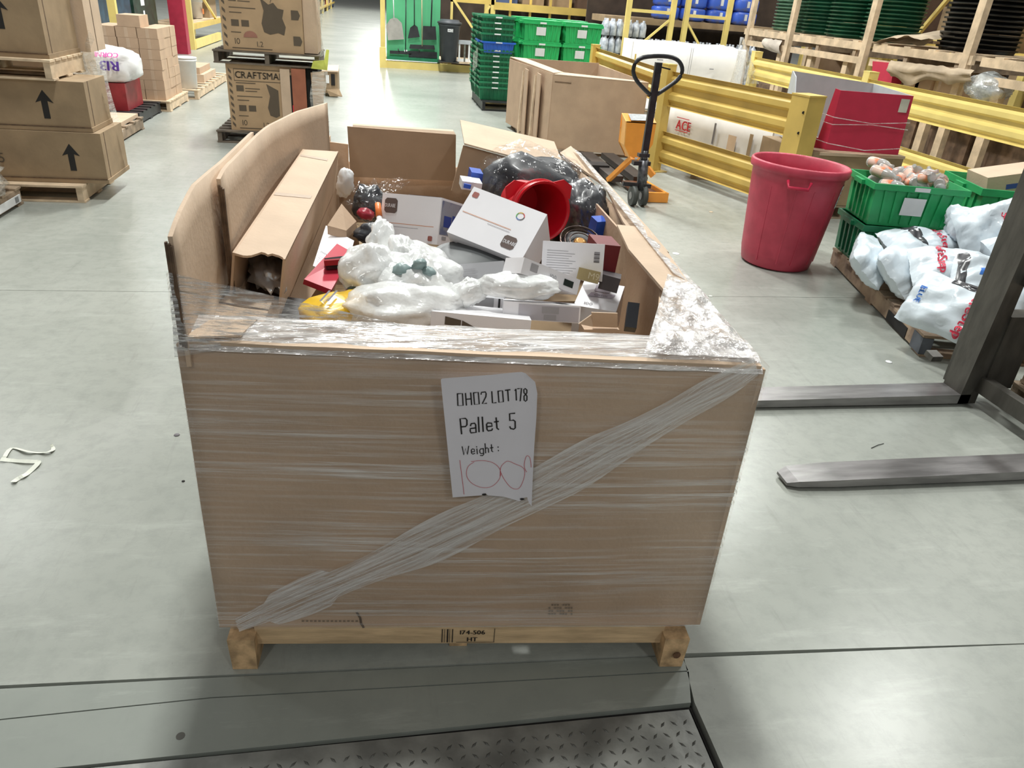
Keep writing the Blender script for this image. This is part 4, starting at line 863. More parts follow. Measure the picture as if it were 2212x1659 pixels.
# stack of many small cartons
gp = pallet(-3.45, -2.62, 10.65, 11.72, 0, 'pallet under the stack of small cartons on the left', WOODP, n=9)
rnds = random.Random(3); sc = thing('small_carton', 'small plain brown carton in the tall stack at the left', 'box', (0, 0, 0), 'small cartons stacked on the left pallet')
part(bx(-.118, .118, -.148, .148, 0, .118), 'carton_body', CARD, sc); mb = MB(); mb.box((0, -.1488, .06), (.04, .001, .11)); part(mb, 'tape', CARDL, sc); first = True
for k in range(7):
    for i in range(3):
        for j in range(3):
            if not (i == 2 or j == 0 or k >= 6 - 1): continue
            if k == 6 and j == 2 and i < 2: continue
            loc = (-3.28 + i * .245 + rnds.uniform(-.006, .006), 10.85 + j * .305, .131 + k * .1195); rz = rnds.uniform(-.02, .02)
            if first: sc.location = loc; first = False; continue
            copy_tree(sc, loc, rz)
b_ = solo(bx(-3.12, -2.86, 10.7, 11.1, .968, 1.10), 'carton', CARD, 'longer carton lying on top of the small carton stack', 'box')
# bucket, low cartons and pallet further back
pallet(-3.3, -2.52, 11.85, 14.2, 0, 'pallet under the white bucket and flat cartons', WOODP, n=9)
def bucket(c, r, h, label, root=None):
    t = thing('white_bucket', label, 'bucket', c); c = V(c); mb = MB(); mb.lathe(c, UZ, [(r * .86, 0.001), (r * .97, h * .9), (r * 1.05, h * .9), (r * 1.05, h * .96), (r, h * .96), (r, h)], 28); part(mb, 'bucket_body', WHTG, t)
    mb = MB(); mb.lathe(c, UZ, [(r * 1.07, h * .985), (r * 1.07, h * 1.03), (r * .9, h * 1.03)], 28); part(mb, 'lid', WHTG, t); return t
bucket((-2.68, 12.05, .131), .14, .40, 'white bucket with lid on the left pallet between carton stacks')
for k, (a, b, c_, d, z0, z1) in enumerate(((-2.62, 0, 13.3, 14.1, .131, .22),)): pass
solo(bx(-3.1, -2.6, 12.75, 13.7, .131, .24), 'flat_carton', CARDL, 'flat pale carton right of the white lidded bucket', 'box')
solo(bx(-3.05, -2.66, 12.8, 13.6, .242, .33), 'flat_carton', CARD, 'second flat carton, on top of the pale one near the lidded bucket', 'box')
# ---------------------------------------------------------------- left racks
rk = thing('storage_rack', 'yellow storage rack on the left side with shelves behind the bucket stack', 'rack', (-4.2, 18, 0))
for y_ in (14.2, 19.7, 24.5): part(bx(-4.25, -4.13, y_, y_ + .1, 0, 3), 'upright', YELB, rk); part(bx(-5.2, -5.1, y_, y_ + .1, 0, 3), 'upright', YELB, rk)
for z_ in (.42, 1.25): 
    for (y0, y1) in ((19.8, 24.5),): part(bx(-4.22, -4.14, y0, y1, z_, z_ + .11), 'shelf_beam', YEL, rk); part(bx(-5.1, -4.22, y0, y1, z_ + .05, z_ + .1), 'shelf_deck', WOODP, rk)
part(bx(-4.2, -4.12, 19.8, 23.0, .02, .2), 'kick_beam', YELB, rk)
mb = MB(); mb.bar((-4.18, 20.3, 1.45), (-4.18, 23.0, .46), .05, .05); part(mb, 'brace', YELB, rk)
mb = MB(); mb.bar((-4.19, 18.65, 0), (-4.19, 18.65, 3), .28, .3); solo(mb, 'red_column', mat('red_column_paint', (.38, .02, .05), .45, var=.1), 'thick dark red column guard beside the left rack', 'column')
for k, (x0, x1, y0, y1, z1, m_, lb) in enumerate(((-5.9, -4.5, 14.6, 16.4, 1.6, mat('navy_wrap', (.02, .05, .08), .35, var=.4, scale=6), 'dark blue film wrapped load behind the small carton stack'), (-5.9, -4.5, 16.6, 18.2, 1.5, mat('green_black_wrap', (.02, .05, .035), .35, var=.4, scale=6), 'dark green film wrapped load left of the red column'))):
    t = thing('wrapped_load', lb, 'wrapped goods', ((x0 + x1) / 2, (y0 + y1) / 2, 0)); part(bx(x0, x1, y0, y1, .02, z1), 'load_body', m_, t); part(bx(x1, x1 + .004, y0 + .5, y0 + .75, .95, 1.1), 'label', LABEL, t); part(bx(x1, x1 + .004, y0 + .6, y0 + .7, .7, .86), 'label', LABEL, t)
solo(bx(-5.6, -4.3, 14.6, 18.3, .0, .03), 'base_skid', WOODO, 'dark wooden skid under the wrapped loads at the left', 'skid')
t = bucket((-4.62, 22.5, .53), .2, .42, 'white bucket with an orange mark on the left rack shelf'); mb = MB(); mb.box((-4.41, 22.45, .70), (.01, .12, .12)); part(mb, 'orange_mark', MATS['orange_plastic'], t)
t = bucket((-4.72, 21.6, .53), .2, .42, 'greyish bucket beside the marked one on the left rack shelf')
for k in range(4): solo(bx(-5.0, -4.5, 20 + k * 1.1, 20.8 + k * 1.1, 1.351, 1.9), 'carton', CARDD, 'brown carton on the upper shelf of the left rack', 'box', 'cartons on the upper left rack shelf')
solo(bx(-5.0, -4.4, 23.2, 24.2, .525, 1.0), 'carton', CARDD, 'brown carton at the far end of the left rack shelf', 'box')
# far racks along the left of the aisle
fr = thing('storage_rack', 'distant yellow rack row along the left of the aisle', 'rack', (-3.2, 40, 0))
for k in range(7):
    y_ = 29 + 4.4 * k
    part(bx(-2.95, -2.85, y_, y_ + .1, 0, 3), 'upright', YELB, fr)
    for z_ in (.25, .85, 1.45): part(bx(-2.93, -2.86, y_ + .1, y_ + 4.4, z_, z_ + .09), 'shelf_beam', YEL, fr); part(bx(-3.95, -2.93, y_ - 2.0, y_ + 2.4, z_ + .06, z_ + .094), 'shelf_deck', CARDD, fr)
rr_ = random.Random(11); cols = [CARDD, CARD, CARDL, WHTG, mat('dull_blue_goods', (.08, .12, .25), .5), mat('dull_red_goods', (.3, .05, .05), .5), YEL]
for k in range(46):
    y_ = 27.2 + k * .72; z_ = (.0, .345, .945)[k % 3]; h_ = rr_.uniform(.22, .45)
    solo(bx(-3.9, -2.97, y_, y_ + .62, z_ + .001 if k % 3 == 0 else z_, z_ + h_ if k % 3 else .24), 'goods_carton', cols[rr_.randrange(7)], 'small goods carton in the distant left rack', 'box', 'goods in the distant rack left of the aisle')
# ---------------------------------------------------------------- appliance cartons (snow thrower boxes)
WOODK = mat('shaded_pallet_wood', (.13, .105, .08), .85, var=.35, scale=7, bump=.2)  # wood colour darkened to paint the black shade in the pallet gap
cp = pallet(-1.72, -.62, 8.75, 9.7, 0, 'shade-darkened pallet under the torn appliance carton', WOODK, .13)
def appl(z0, z1, label, torn):
    x0, x1, y0, y1 = -1.57, -.76, 8.82, 9.5
    t = thing('appliance_carton', label, 'box', ((x0 + x1) / 2, (y0 + y1) / 2, z0)); CT = mat('cardboard_printed', (.42, .29, .17), .75, var=.08, scale=5)
    part(bx(x0, x1, y0, y1, z0, z1), 'carton_body', CT, t); o = V((x0, y0 - .002, z0)); H = z1 - z0
    mb = MB(); rect(mb, .075, H - .165, .62, .006, o, UX, UZ); rect(mb, .075, H - .05, .62, .006, o, UX, UZ); rect(mb, .075, H - .165, .004, .12, o, UX, UZ); part(mb, 'print_frame', INKB, t, stuff=True)
    mb = MB(); text(mb, 'CRAFTSMAN', o + V((.09, 0, H - .135)), UX, UZ, .065, .92, .06); part(mb, 'lettering', INKB, t)
    for k in range(9): mb = MB(); y_ = .03 + k * (H - .06) / 9; poly(mb, [(.02, y_ + .03), (.05, y_), (.05, y_ + .03), (.02, y_ + .06)], o, UX, UZ); part(mb, 'warning_stripe', INKB, t)
    for (x, y_) in ((.10, H * .30), (.20, H * .30), (.09, H * .60)): mb = MB(); rect(mb, x, y_, .075, .06, o, UX, UZ); part(mb, 'pictogram', INKB, t)
    for (x, y_, w_) in ((.09, H * .72, .2), (.18, H * .64, .15), (.18, H * .60, .12), (.09, H * .52, .26), (.09, H * .46, .12), (.09, H * .22, .1), (.09, .02, .4)): mb = MB(); rect(mb, x, y_, w_, .008, o, UX, UZ); part(mb, 'text_line', INKB, t)
    mb = MB(); text(mb, '10', o + V((.12, 0, H * .08)), UX, UZ, .055, 1); text(mb, '1.2', o + V((.34, 0, H * .06)), UX, UZ, .05, 1); part(mb, 'lettering', INKB, t)
    ox, oz = .46, H * .22
    mac = [(0, .10), (.02, .02), (.08, 0), (.16, .02), (.22, .0), (.24, .08), (.21, .16), (.23, .24), (.17, .25), (.13, .30), (.08, .28), (.0, .34), (.03, .22)]
    if torn: mac = [(a, b) for a, b in mac if a < .15] ; mac = [(0, .10), (.02, .02), (.08, 0), (.12, .02), (.12, .28), (.0, .34), (.03, .22)]
    mb = MB(); poly(mb, [(ox + a - .06, oz + b) for a, b in mac], o, UX, UZ); part(mb, 'machine_drawing', INKB, t)
    if not torn:
        mb = MB(); poly(mb, [(.28 + .07 * math.cos(q), .12 * H / .7 + .06 * math.sin(q)) for q in [i * .4 for i in range(9)]], o + V((0, -.0004, 0)), UX, UZ); part(mb, 'stain', mat('red_stain', (.30, .14, .10), .8), t)
        for (x, y_) in ((.70, H * .42), (.71, H * .10)): mb = MB(); poly(mb, [(x, y_), (x + .07, y_), (x + .09, y_ + .045), (x + .07, y_ + .09), (x, y_ + .09)], o, UX, UZ); part(mb, 'stamp', INKB, t)
        mb = MB(); mb.ribbon([o + V((.50, 0, H * .22 + .30)), o + V((.56, 0, H * .22 + .45)), o + V((.66, 0, H * .22 + .62))], .006, V((0, -1, 0))); part(mb, 'handle_drawing', INKB, t)
    return t, o, H
t, o, H = appl(.131, .80, 'lower snow machine carton, torn open, on the dark pallet', True)
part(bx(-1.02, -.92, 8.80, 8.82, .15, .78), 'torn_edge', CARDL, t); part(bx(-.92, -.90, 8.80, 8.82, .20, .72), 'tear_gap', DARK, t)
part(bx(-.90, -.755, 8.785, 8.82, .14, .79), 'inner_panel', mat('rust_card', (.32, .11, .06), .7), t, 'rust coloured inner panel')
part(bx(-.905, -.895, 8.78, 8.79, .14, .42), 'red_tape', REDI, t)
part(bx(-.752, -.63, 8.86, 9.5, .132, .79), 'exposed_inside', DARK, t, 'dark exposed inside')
mb = MB(); mb.slab([(-.68, 8.80, .15), (-.60, 8.82, .15), (-.56, 8.82, .78), (-.70, 8.80, .76)], (0, 1, 0), .01); part(mb, 'bent_flap', CARD, t)
mb = MB(); mb.grid(lambda a, b: V((-.70 + .16 * a + .02 * math.sin(b * 8), 8.77, .10 + .68 * b)), 5, 10); part(mb, 'loose_film', FL_, t)
pallet(-1.68, -.60, 8.78, 9.7, .802, 'shade-darkened pallet between the two snow machine cartons', WOODK, .13)
t, o, H = appl(.935, 1.70, 'upper snow machine carton above the second dark pallet', False)
part(bx(-.757, -.62, 8.9, 9.5, .94, 1.7), 'side_board', CARDL, t)
mb = MB(); mb.grid(lambda a, b: V((-.60 + .03 * math.sin(b * 5 + a * 4), 8.8 + .8 * a, .92 + .7 * b)), 8, 8); part(mb, 'loose_film', FL_, t)
mb = MB(); mb.slab([Y(672, 148, 8.77), Y(707, 152, 8.77), Y(711, 108, 8.72), Y(705, 107, 8.72), Y(700, 130, 8.72), Y(676, 132, 8.7)], (0, 1, 0), .004); solo(mb, 'yellow_tag', mat('yellow_tag', (.75, .80, .15), .5), 'bright yellow plastic tag hanging from the upper snow machine pallet', 'tag')
t = thing('torn_carton', 'small open torn carton on the floor right of the snow machine cartons', 'box', (-.8, 13.2, 0))
part(bx(-1.1, -.62, 12.95, 13.6, 0.05, .36), 'carton_body', CARDD, t); mb = MB(); mb.slab([(-1.08, 12.93, .36), (-.6, 12.93, .37), (-.62, 13.6, .40), (-1.1, 13.6, .37)], (0, 0, 1), .02); part(mb, 'lid_flap', CARDL, t)
mb = MB(); mb.slab([(-.75, 12.9, .01), (-.55, 12.85, .02), (-.6, 12.95, .12), (-.8, 12.93, .1)], (0, 0, 1), .01); part(mb, 'loose_flap', CARDD, t); part(bx(-.80, -.75, 12.94, 12.95, .2, .32), 'label', LABEL, t); part(bx(-.72, -.66, 12.94, 12.95, .17, .34), 'dark_opening', DARK, t)

# ================================================================ middle: tool board, bin, racks
yb0 = 18.32
rkm = thing('storage_rack', 'yellow storage rack row behind the green totes, facing the aisle crossing', 'rack', (3, 18.6, 0))
part(bx(.09, 2.35, 18.25, 18.37, 0, .15), 'guard_beam', YELB, rkm); part(bx(.06, .20, 18.2, 18.32, 0, .42), 'guard_post', YELB, rkm)
part(bx(2.35, 9.5, 18.3, 18.4, 0, .15), 'guard_beam', YEL, rkm)
for x in (.14, 1.63, 2.58, 5.72, 6.62, 9.4): part(bx(x - .05, x + .05, 18.42, 18.52, 0, 3), 'upright', YELB, rkm); part(bx(x - .05, x + .05, 19.5, 19.6, 0, 3), 'upright', YELB, rkm)
part(bx(2.6, 5.75, 18.38, 18.44, 1.33, 1.48), 'shelf_beam', YEL, rkm); part(bx(5.75, 9.4, 18.38, 18.44, 1.15, 1.3), 'shelf_beam', YEL, rkm); part(bx(1.3, 2.6, 18.42, 18.46, 1.42, 1.52), 'shelf_beam', YEL, rkm)
part(bx(2.6, 9.4, 18.45, 19.5, 1.34, 1.38), 'shelf_deck', CARDD, rkm); part(bx(.2, 9.4, 18.4, 19.5, .17, .22), 'shelf_deck', WOODP, rkm)
for k in range(13): part(bx(2.95 + k * .46, 3.0 + k * .46, 18.46, 18.51, .22, 2.6), 'divider_post', YEL, rkm)
for (x0, z0, x1, z1) in ((1.66, 1.5, 2.2, .85), (2.2, .85, 2.5, 1.4)): mb = MB(); mb.bar((x0, 18.44, z0), (x1, 18.44, z1), .05, .05); part(mb, 'brace', YELB, rkm)
part(bx(1.45, 9.4, 19.62, 19.66, 0, 3), 'rack_back', mat('dark_back', (.045, .03, .022), .9, var=.3, scale=3), rkm)
GB = mat('green_board', (.09, .42, .20), .5, var=.06, scale=2)
tbd = thing('tool_board', 'bright green board where shovels and brooms hang beside the aisle', 'board', (.8, yb0, .15))
part(bx(.22, 1.40, 18.40, 18.43, .22, 2.6), 'board_panel', GB, tbd); part(bx(.22, 1.40, 18.22, 18.40, .18, .24), 'board_foot', GRND, tbd); part(bx(1.40, 1.62, 18.40, 18.43, .3, 2.6), 'side_strip', mat('dark_back', (.045, .03, .022)), tbd)
yt = 18.3
def T_(px, py): return Y(px, py, yt)
def tool(name, label, hm, blade, m, grip, w_=.022, lab=None):
    b0 = T_(*blade[0]); t = thing(name, label, 'tool', V((T_(*grip[0]).x, yt, T_(*blade[-1]).z)))
    mb = MB(); mb.tube([T_(*grip[0]), T_(*grip[1])], w_ / 2, 8); part(mb, 'handle', hm, t)
    mb = MB(); mb.slab([T_(x, y_) + V((0, .0, 0)) for x, y_ in blade], (0, 1, 0), .02); part(mb, 'blade', m, t)
    return t
tool('scoop_shovel', 'shovel with a broad pale grey scoop on the green board', WHTG, [(851, 38), (858, 40), (868, 50), (873, 85), (838, 87), (834, 55), (842, 42)], mat('aluminium_scoop', (.45, .43, .40), .35, metal=.4, var=.1), [(849, -25), (851, 42)])
tool('flat_shovel', 'small black shovel in the middle of the green board', BLK, [(895, 53), (902, 58), (907, 80), (881, 83), (886, 60)], BLK, [(895, -25), (895, 55)])
tool('wide_shovel', 'black wide shovel at the right of the green board', BLK, [(914, 56), (941, 57), (943, 86), (913, 86)], BLK, [(934, -25), (931, 58)], .03)
tool('push_broom', 'push broom with a pale handle and dark head on the green board', mat('pale_handle', (.45, .36, .22), .6), [(886, 96), (938, 98), (940, 107), (884, 105)], BLK, [(911, -25), (912, 100)])
tool('long_pole', 'thin dark pole hanging in front of the green board beside the grey scoop', BLKM, [(873, 108), (880, 108), (879, 114), (874, 114)], WHTG, [(877, -25), (876, 112)])
t = tool('floor_squeegee', 'long dark broom head resting at the foot of the green board', BLK, [(842, 109), (888, 111), (888, 118), (842, 116)], BLK, [(860, 105), (862, 112)])
tool('floor_squeegee', 'second long dark broom head at the foot, below the push broom', BLK, [(882, 110), (944, 113), (944, 126), (883, 124)], BLKM, [(905, 106), (906, 112)])
# dark trash bin
tb_ = thing('trash_bin', 'dark grey lidded trash bin with white and yellow lettering beside the green board', 'bin', (1.58, 18.0, .28)); GB2 = mat('charcoal_bin', (.055, .06, .07), .5, var=.1)
mb = MB(); mb.lathe((1.58, 18.0, .23), UZ, [(.17, 0), (.235, .72), (.25, .72), (.25, .76)], 28); part(mb, 'bin_body', GB2, tb_); mb = MB(); mb.lathe((1.58, 18.0, .99), UZ, [(.27, 0), (.27, .035), (.22, .05), (.2, .085), (.05, .09)], 28); part(mb, 'lid', GB2, tb_)
part(bx(1.52, 1.64, 17.75, 17.765, .84, .90), 'white_label', LABEL, tb_)
mb = MB(); text(mb, 'ACE', V((1.53, 17.748, .85)), UX, UZ, .04, 1.1); part(mb, 'lettering', INK, tb_)
for k, ch in enumerate('TRASH'): mb = MB(); text(mb, ch, V((1.57, 17.79 + .012 * k, .74 - .085 * k)), UX, UZ, .05, 1.2); part(mb, 'letter', mat('dull_yellow', (.35, .30, .06), .6), tb_)
part(bx(1.35, 1.8, 17.85, 18.2, .22, .24), 'bin_base', BLK, tb_)
solo(bx(1.75, 2.3, 18.0, 18.4, .2, .24), 'plank', WOODP, 'pale plank on the rack foot right of the dark trash bin', 'board')
fs = thing('folding_stool', 'folded white and grey metal stool right of the dark trash bin', 'stool', (2.0, 18.1, .24))
for k, x in enumerate((1.80, 1.92, 2.02, 2.16)): part(bx(x, x + .035, 18.05, 18.09, .24, .62), 'leg', STEEL if k % 2 else WHTG, fs)
part(bx(1.78, 2.22, 18.02, 18.12, .60, .68), 'seat', mat('grey_seat', (.4, .42, .45), .4), fs); part(bx(1.78, 2.2, 18.05, 18.08, .24, .30), 'foot_rail', WHTG, fs)
# goods in the middle rack, random cartons
k = 0
for x in [2.7 + .62 * i for i in range(11)]:
    for z0, hmax in ((.222, .75), (1.382, .5)):
        h_ = rr_.uniform(.35, hmax); m_ = rr_.choice([CARDD, CARDD, CARDD, cols[4], mat('brown_dim_goods', (.10, .06, .04), .8)])
        solo(bx(x, x + .5, 18.9, 19.45, z0, z0 + h_), 'rack_carton', m_, 'carton in the yellow rack behind the green totes', 'box', 'cartons in the rack behind the green totes'); k += 1
# ---------------------------------------------------------------- frames with jugs and blue cases
def lframe(xa, xb, y, label, br, zr):
    t = thing('storage_rack', label, 'rack', ((xa + xb) / 2, y, 0))
    part(bx(xa - .05, xa + .05, y - .04, y + .04, 0, 3), 'upright', YELB, t); part(bx(xb - .05, xb + .05, y - .04, y + .04, 0, 3), 'upright', YELB, t)
    part(bx(xa, xb, y - .02, y + .02, zr, zr + .06), 'cross_bar', YELB, t); part(bx(xa, xb, y - .02, y + .02, .3, .36), 'cross_bar', YELB, t)
    for (a, c, b, d) in br: mb = MB(); mb.bar((a, y, c), (b, y, d), .045, .04); part(mb, 'brace', YELB, t)
    return t
lframe(4.97, 5.90, 16.0, 'left yellow rack frame with water jug cases', [(5.85, 1.42, 5.1, .75)], 1.52)
lframe(6.2, 7.1, 16.0, 'right yellow rack frame below the blue cases', [(6.22, 1.42, 6.7, .86)], 1.5)
DP = mat('dark_back', (.045, .03, .022)); solo(bx(4.5, 9.5, 17.5, 17.55, 0, 3.2), 'partition', DP, 'dark panel behind the jug cases and blue cases', 'panel')
sh = thing('goods_shelf', 'grey brown shelf carrying the blue cases', 'shelf', (6.5, 16.7, 1.25)); part(bx(4.6, 8.4, 16.35, 17.4, 1.30, 1.42), 'shelf_board', CARDD, sh)
for xx in (4.7, 8.2): part(bx(xx, xx + .08, 16.7, 16.78, 0, 1.30), 'shelf_leg', STEEL, sh)
JUG = mat('clear_jug', (.66, .70, .78), .15, c2=(.34, .37, .42), scale=9, cont=(.4, .6))
jc = thing('jug_case', 'film wrapped case of clear water jugs behind the yellow frame', 'case', (0, 0, 0), 'cases of water jugs on the floor behind the yellow frame')
for i in (-1, 0, 1): mb = MB(); mb.lathe((i * .145, -.06, 0), UZ, [(.068, 0), (.07, .18), (.05, .25), (.025, .28), (.025, .31)], 12); part(mb, 'jug', JUG, jc); mb = MB(); mb.lathe((i * .145, .1, 0), UZ, [(.068, 0), (.07, .18), (.05, .25), (.025, .28), (.025, .31)], 12); part(mb, 'jug', JUG, jc)
first = True
for (x, z) in [(4.75 + .5 * i, .1 + .32 * j) for i in range(7) for j in range(4) if not (j == 3 and i % 3 != 1 and i > 1)]:
    if x > 6.3 and z > .8: continue
    if first: jc.location = (x, 16.25, z); first = False
    else: copy_tree(jc, (x, 16.25 + .03 * math.sin(x * 5), z))
solo(bx(4.45, 8.1, 16.07, 16.6, 0, .098), 'low_skid', WOODO, 'low wooden skid under the water jug cases', 'skid')
BC = mat('blue_case', (.05, .13, .62), .35, c2=(.12, .14, .30), scale=7, cont=(.38, .5))
bcs = thing('blue_case', 'bright blue wrapped case on the shelf above the jug cases', 'case', (0, 0, 0), 'blue cases on the shelf')
part(crumple((0, 0, .12), (.27, .2, .13), (0, 0, 0), 3, .06, 2, (20, 12), sq=.45), 'case_body', BC, bcs); part(bx(-.03, .03, -.205, -.2, .08, .2), 'label', LABEL, bcs)
first = True
for i in range(4):
    for j in range(3):
        loc = (5.95 + .58 * i, 16.62, 1.43 + .245 * j)
        if i == 0 and j == 0: bcs.location = loc
        else: copy_tree(bcs, loc, .05 * ((i + j) % 3 - 1))
# ---------------------------------------------------------------- green totes
def tote_mesh(w_, d_, h_, tp=.88):
    mb = MB(); a, b = w_ / 2, d_ / 2
    def rg(s_, z, e=0): return [V((-a * s_ - e, -b * s_ - e, z)), V((a * s_ + e, -b * s_ - e, z)), V((a * s_ + e, b * s_ + e, z)), V((-a * s_ - e, b * s_ + e, z))]
    mb.loft([rg(tp, 0), rg(.97, h_ * .86), rg(.97, h_ * .86, .014), rg(1, h_ * .86, .014), rg(1, h_, .014), rg(1, h_, 0), rg(.965, h_ * .86), rg(tp - .03, .012)], True, True, False)
    for k in range(7):
        t = -.75 + .25 * k
        for s_ in (-1, 1):
            mb.hexa([(t * a * .9 - .008, s_ * (b * tp - .002), .02), (t * a * .9 + .008, s_ * (b * tp - .002), .02), (t * a * .9 + .008, s_ * (b * tp + .012), .02), (t * a * .9 - .008, s_ * (b * tp + .012), .02)],
                    [(t * a - .008, s_ * (b * .965), h_ * .85), (t * a + .008, s_ * (b * .965), h_ * .85), (t * a + .008, s_ * (b * .965 + .014), h_ * .85), (t * a - .008, s_ * (b * .965 + .014), h_ * .85)])
    for k in range(5):
        t = -.66 + .33 * k
        for s_ in (-1, 1):
            mb.hexa([(s_ * (a * tp - .002), t * b * .9 - .008, .02), (s_ * (a * tp + .012), t * b * .9 - .008, .02), (s_ * (a * tp + .012), t * b * .9 + .008, .02), (s_ * (a * tp - .002), t * b * .9 + .008, .02)],
                    [(s_ * (a * .965), t * b - .008, h_ * .85), (s_ * (a * .965 + .014), t * b - .008, h_ * .85), (s_ * (a * .965 + .014), t * b + .008, h_ * .85), (s_ * (a * .965), t * b + .008, h_ * .85)])
    return mb
def tote(name, label, w_, d_, h_, m, loc, rz=0, group=None, lid=False, tp=.88, big=True, lab=True):
    t = thing(name, label, 'tote', (0, 0, 0), group); part(tote_mesh(w_, d_, h_, tp), 'tote_body', m, t)
    if lab:
        part(bx(-.05, .05, -d_ / 2 - .018, -d_ / 2 - .013, h_ * .885, h_ * .975), 'rim_tag', LABEL, t)
        if big: mb = MB(); mb.slab([V((-.10, -d_ / 2 * .925 - .018, h_ * .3)), V((.05, -d_ / 2 * .925 - .018, h_ * .3)), V((.05, -d_ / 2 * .955 - .020, h_ * .72)), V((-.10, -d_ / 2 * .955 - .020, h_ * .72))], (0, -1, 0), .002); part(mb, 'paper_label', LABEL, t)
    if lid:
        for s_ in (-1, 1): mb = MB(); mb.box((s_ * w_ * .25, 0, h_ + .012), (w_ * .5, d_ + .02, .02), 0); part(mb, 'lid_half', m, t)
    for s_ in (-1, 1): mb = MB(); mb.bar((s_ * (w_ / 2 + .02), -.07, h_ * .9), (s_ * (w_ / 2 + .02), .07, h_ * .9), .03, .03); part(mb, 'grip', m, t)
    t.location = loc; t.rotation_euler = (0, 0, rz); return t
GRN2 = mat('bright_green_plastic', (.02, .42, .12), .38, var=.1, scale=4)
pallet(1.62, 3.55, 12.25, 13.7, 0, 'black plastic pallets under the green tote stacks by the aisle', BLK, .14, 'plastic_pallet', n=9)
n0 = tote('nested_tote', 'dark green tote nested in the tall stack left of the labelled totes', .50, .66, .20, GRND, (1.83, 12.75, .142), 0, 'nested green totes', big=False)
for k in range(1, 14):
    if k == 9: tote('blue_tote', 'bright blue tote stuck in the middle of the nested green stack', .50, .70, .16, mat('blue_tote_plastic', (.02, .12, .55), .4, var=.1), (1.84, 12.72, .142 + .077 * 9), .03, big=False); continue
    copy_tree(n0, (1.83 + .004 * math.sin(k * 3), 12.75 + .006 * math.cos(k * 5), .142 + .077 * k), .01 * math.sin(k * 2))
n0b = tote('nested_tote', 'dark green tote in the rear nested stack beside the labelled totes', .5, .6, .2, GRND, (1.83, 13.4, .142), 0, 'rear nested green totes', big=False)
for k in range(1, 14): copy_tree(n0b, (1.83, 13.4, .142 + .077 * k))
t0 = None
names = [['left stack, second', 'left stack, third', 'left stack, topmost', 'left stack, lowest'], ['right stack, second', 'right stack, third', 'right stack, topmost', 'right stack, lowest']]
for i, x in enumerate((2.55, 3.20)):
    for j in range(4):
        lb = 'bright green labelled tote, %s' % ('%s stack, %s' % (('left', 'right')[i], ('lowest', 'second up', 'third up', 'topmost')[j]))
        if t0 is None: t0 = tote('lidded_tote', lb, .60, .46, .275, GRN2, (x, 12.75, .142), 0, 'labelled green totes', True, .93)
        else: copy_tree(t0, (x + .008 * math.sin(j * 4 + i), 12.75 + .01 * math.cos(j * 3), .142 + .299 * j), 0.01 * math.sin(j * 5), lb)
t1 = tote('lidded_tote', 'plain bright green lidded tote in the rear stacks', .58, .46, .275, GRN2, (2.5, 13.35, .142), 0, 'plain green totes in the rear stacks', True, .93, lab=False)
for i, x in enumerate((2.5, 3.12)):
    for j in range(4):
        if i + j: copy_tree(t1, (x, 13.35, .142 + .302 * j))
m1 = mat('hanging_film', (.5, .55, .5), .4)
mb = MB(); mb.grid(lambda a, b: V((1.54 - .01 * math.sin(a * 7), 12.45 + .55 * a, .62 + .28 * b - .12 * a)), 8, 6); solo(mb, 'torn_film', FL_, 'ragged cloudy film hanging on the nested green stack', 'plastic wrap')
# ================================================================ second bulk box
b2 = thing('bulk_box', 'second large empty cardboard box, standing behind the pallet jack', 'box', (2.6, 9.9, 0))
fx0, fx1, fy0, fy1 = 2.0, 3.03, 9.0, 10.8
def W2(nm, p0, p1, z0, z1, m=CARD): mb = MB(); mb.bar(V((p0[0], p0[1], (z0 + z1) / 2)), V((p1[0], p1[1], (z0 + z1) / 2)), .014, z1 - z0); return part(mb, nm, m, b2)
W2('front_wall', (fx0, fy0), (fx1, fy0 - .34), .06, .87); W2('left_wall', (fx0, fy0), (fx0 - .22, fy1), .06, .88); W2('back_wall', (fx0 - .22, fy1), (fx1, fy1), .06, .9); W2('right_wall', (fx1, fy0 - .34), (fx1, fy1), .06, .88)
mb = MB(); mb.slab([(fx0 + .0, fy0 - .01, .872), (fx1, fy0 - .35, .872), (fx1 - .03, fy0 - .20, .872), (fx0 + .15, fy0 + .12, .885)], (0, 0, 1), .008); part(mb, 'front_flap', CARDL, b2)
mb = MB(); mb.slab([(fx0, fy0, .885), (fx0 + .15, fy0 + .12, .885), (fx0 - .02, fy1 - .1, .9), (fx0 - .22, fy1, .9)], (0, 0, 1), .008); part(mb, 'side_flap', CARDL, b2)
for k, (ya, dx) in enumerate(((9.55, -.02), (10.05, -.02))):
    xa = fx0 - .22 * (ya - fy0) / 1.8
    mb = MB(); mb.bar((xa - .05, ya, .0), (xa - .02, ya + .05, .80), .05, .02, (1, 0, 0)); part(mb, 'corner_brace', WOODP, b2)
    mb = MB(); mb.slab([(xa - .01, ya - .28, .06), (xa - .01, ya - .05, .06), (xa - .014, ya - .05, .84), (xa - .014, ya - .28, .84)], (-1, 0, 0), .012); part(mb, 'outer_panel', CARD, b2)
for z_ in ((.55, .70), (.25, .44)): part(bx(fx0 - .004, fx0 - .001, fy0 + .02, fy0 + .045, *z_), 'label_strip', LABEL, b2); 
mb = MB(); mb.bar((fx0 + .02, fy0 - .018, .80), (fx0 + .2, fy0 - .078, .80), .006, .006); part(mb, 'crease', CARDE, b2)
pallet(1.85, 3.02, 8.9, 10.8, 0, 'dark pallet under the second large cardboard box', WOODO, .058, n=7)
mb = MB(); mb.box((2.7, 9.25, .48), (.55, .02, .75)); 
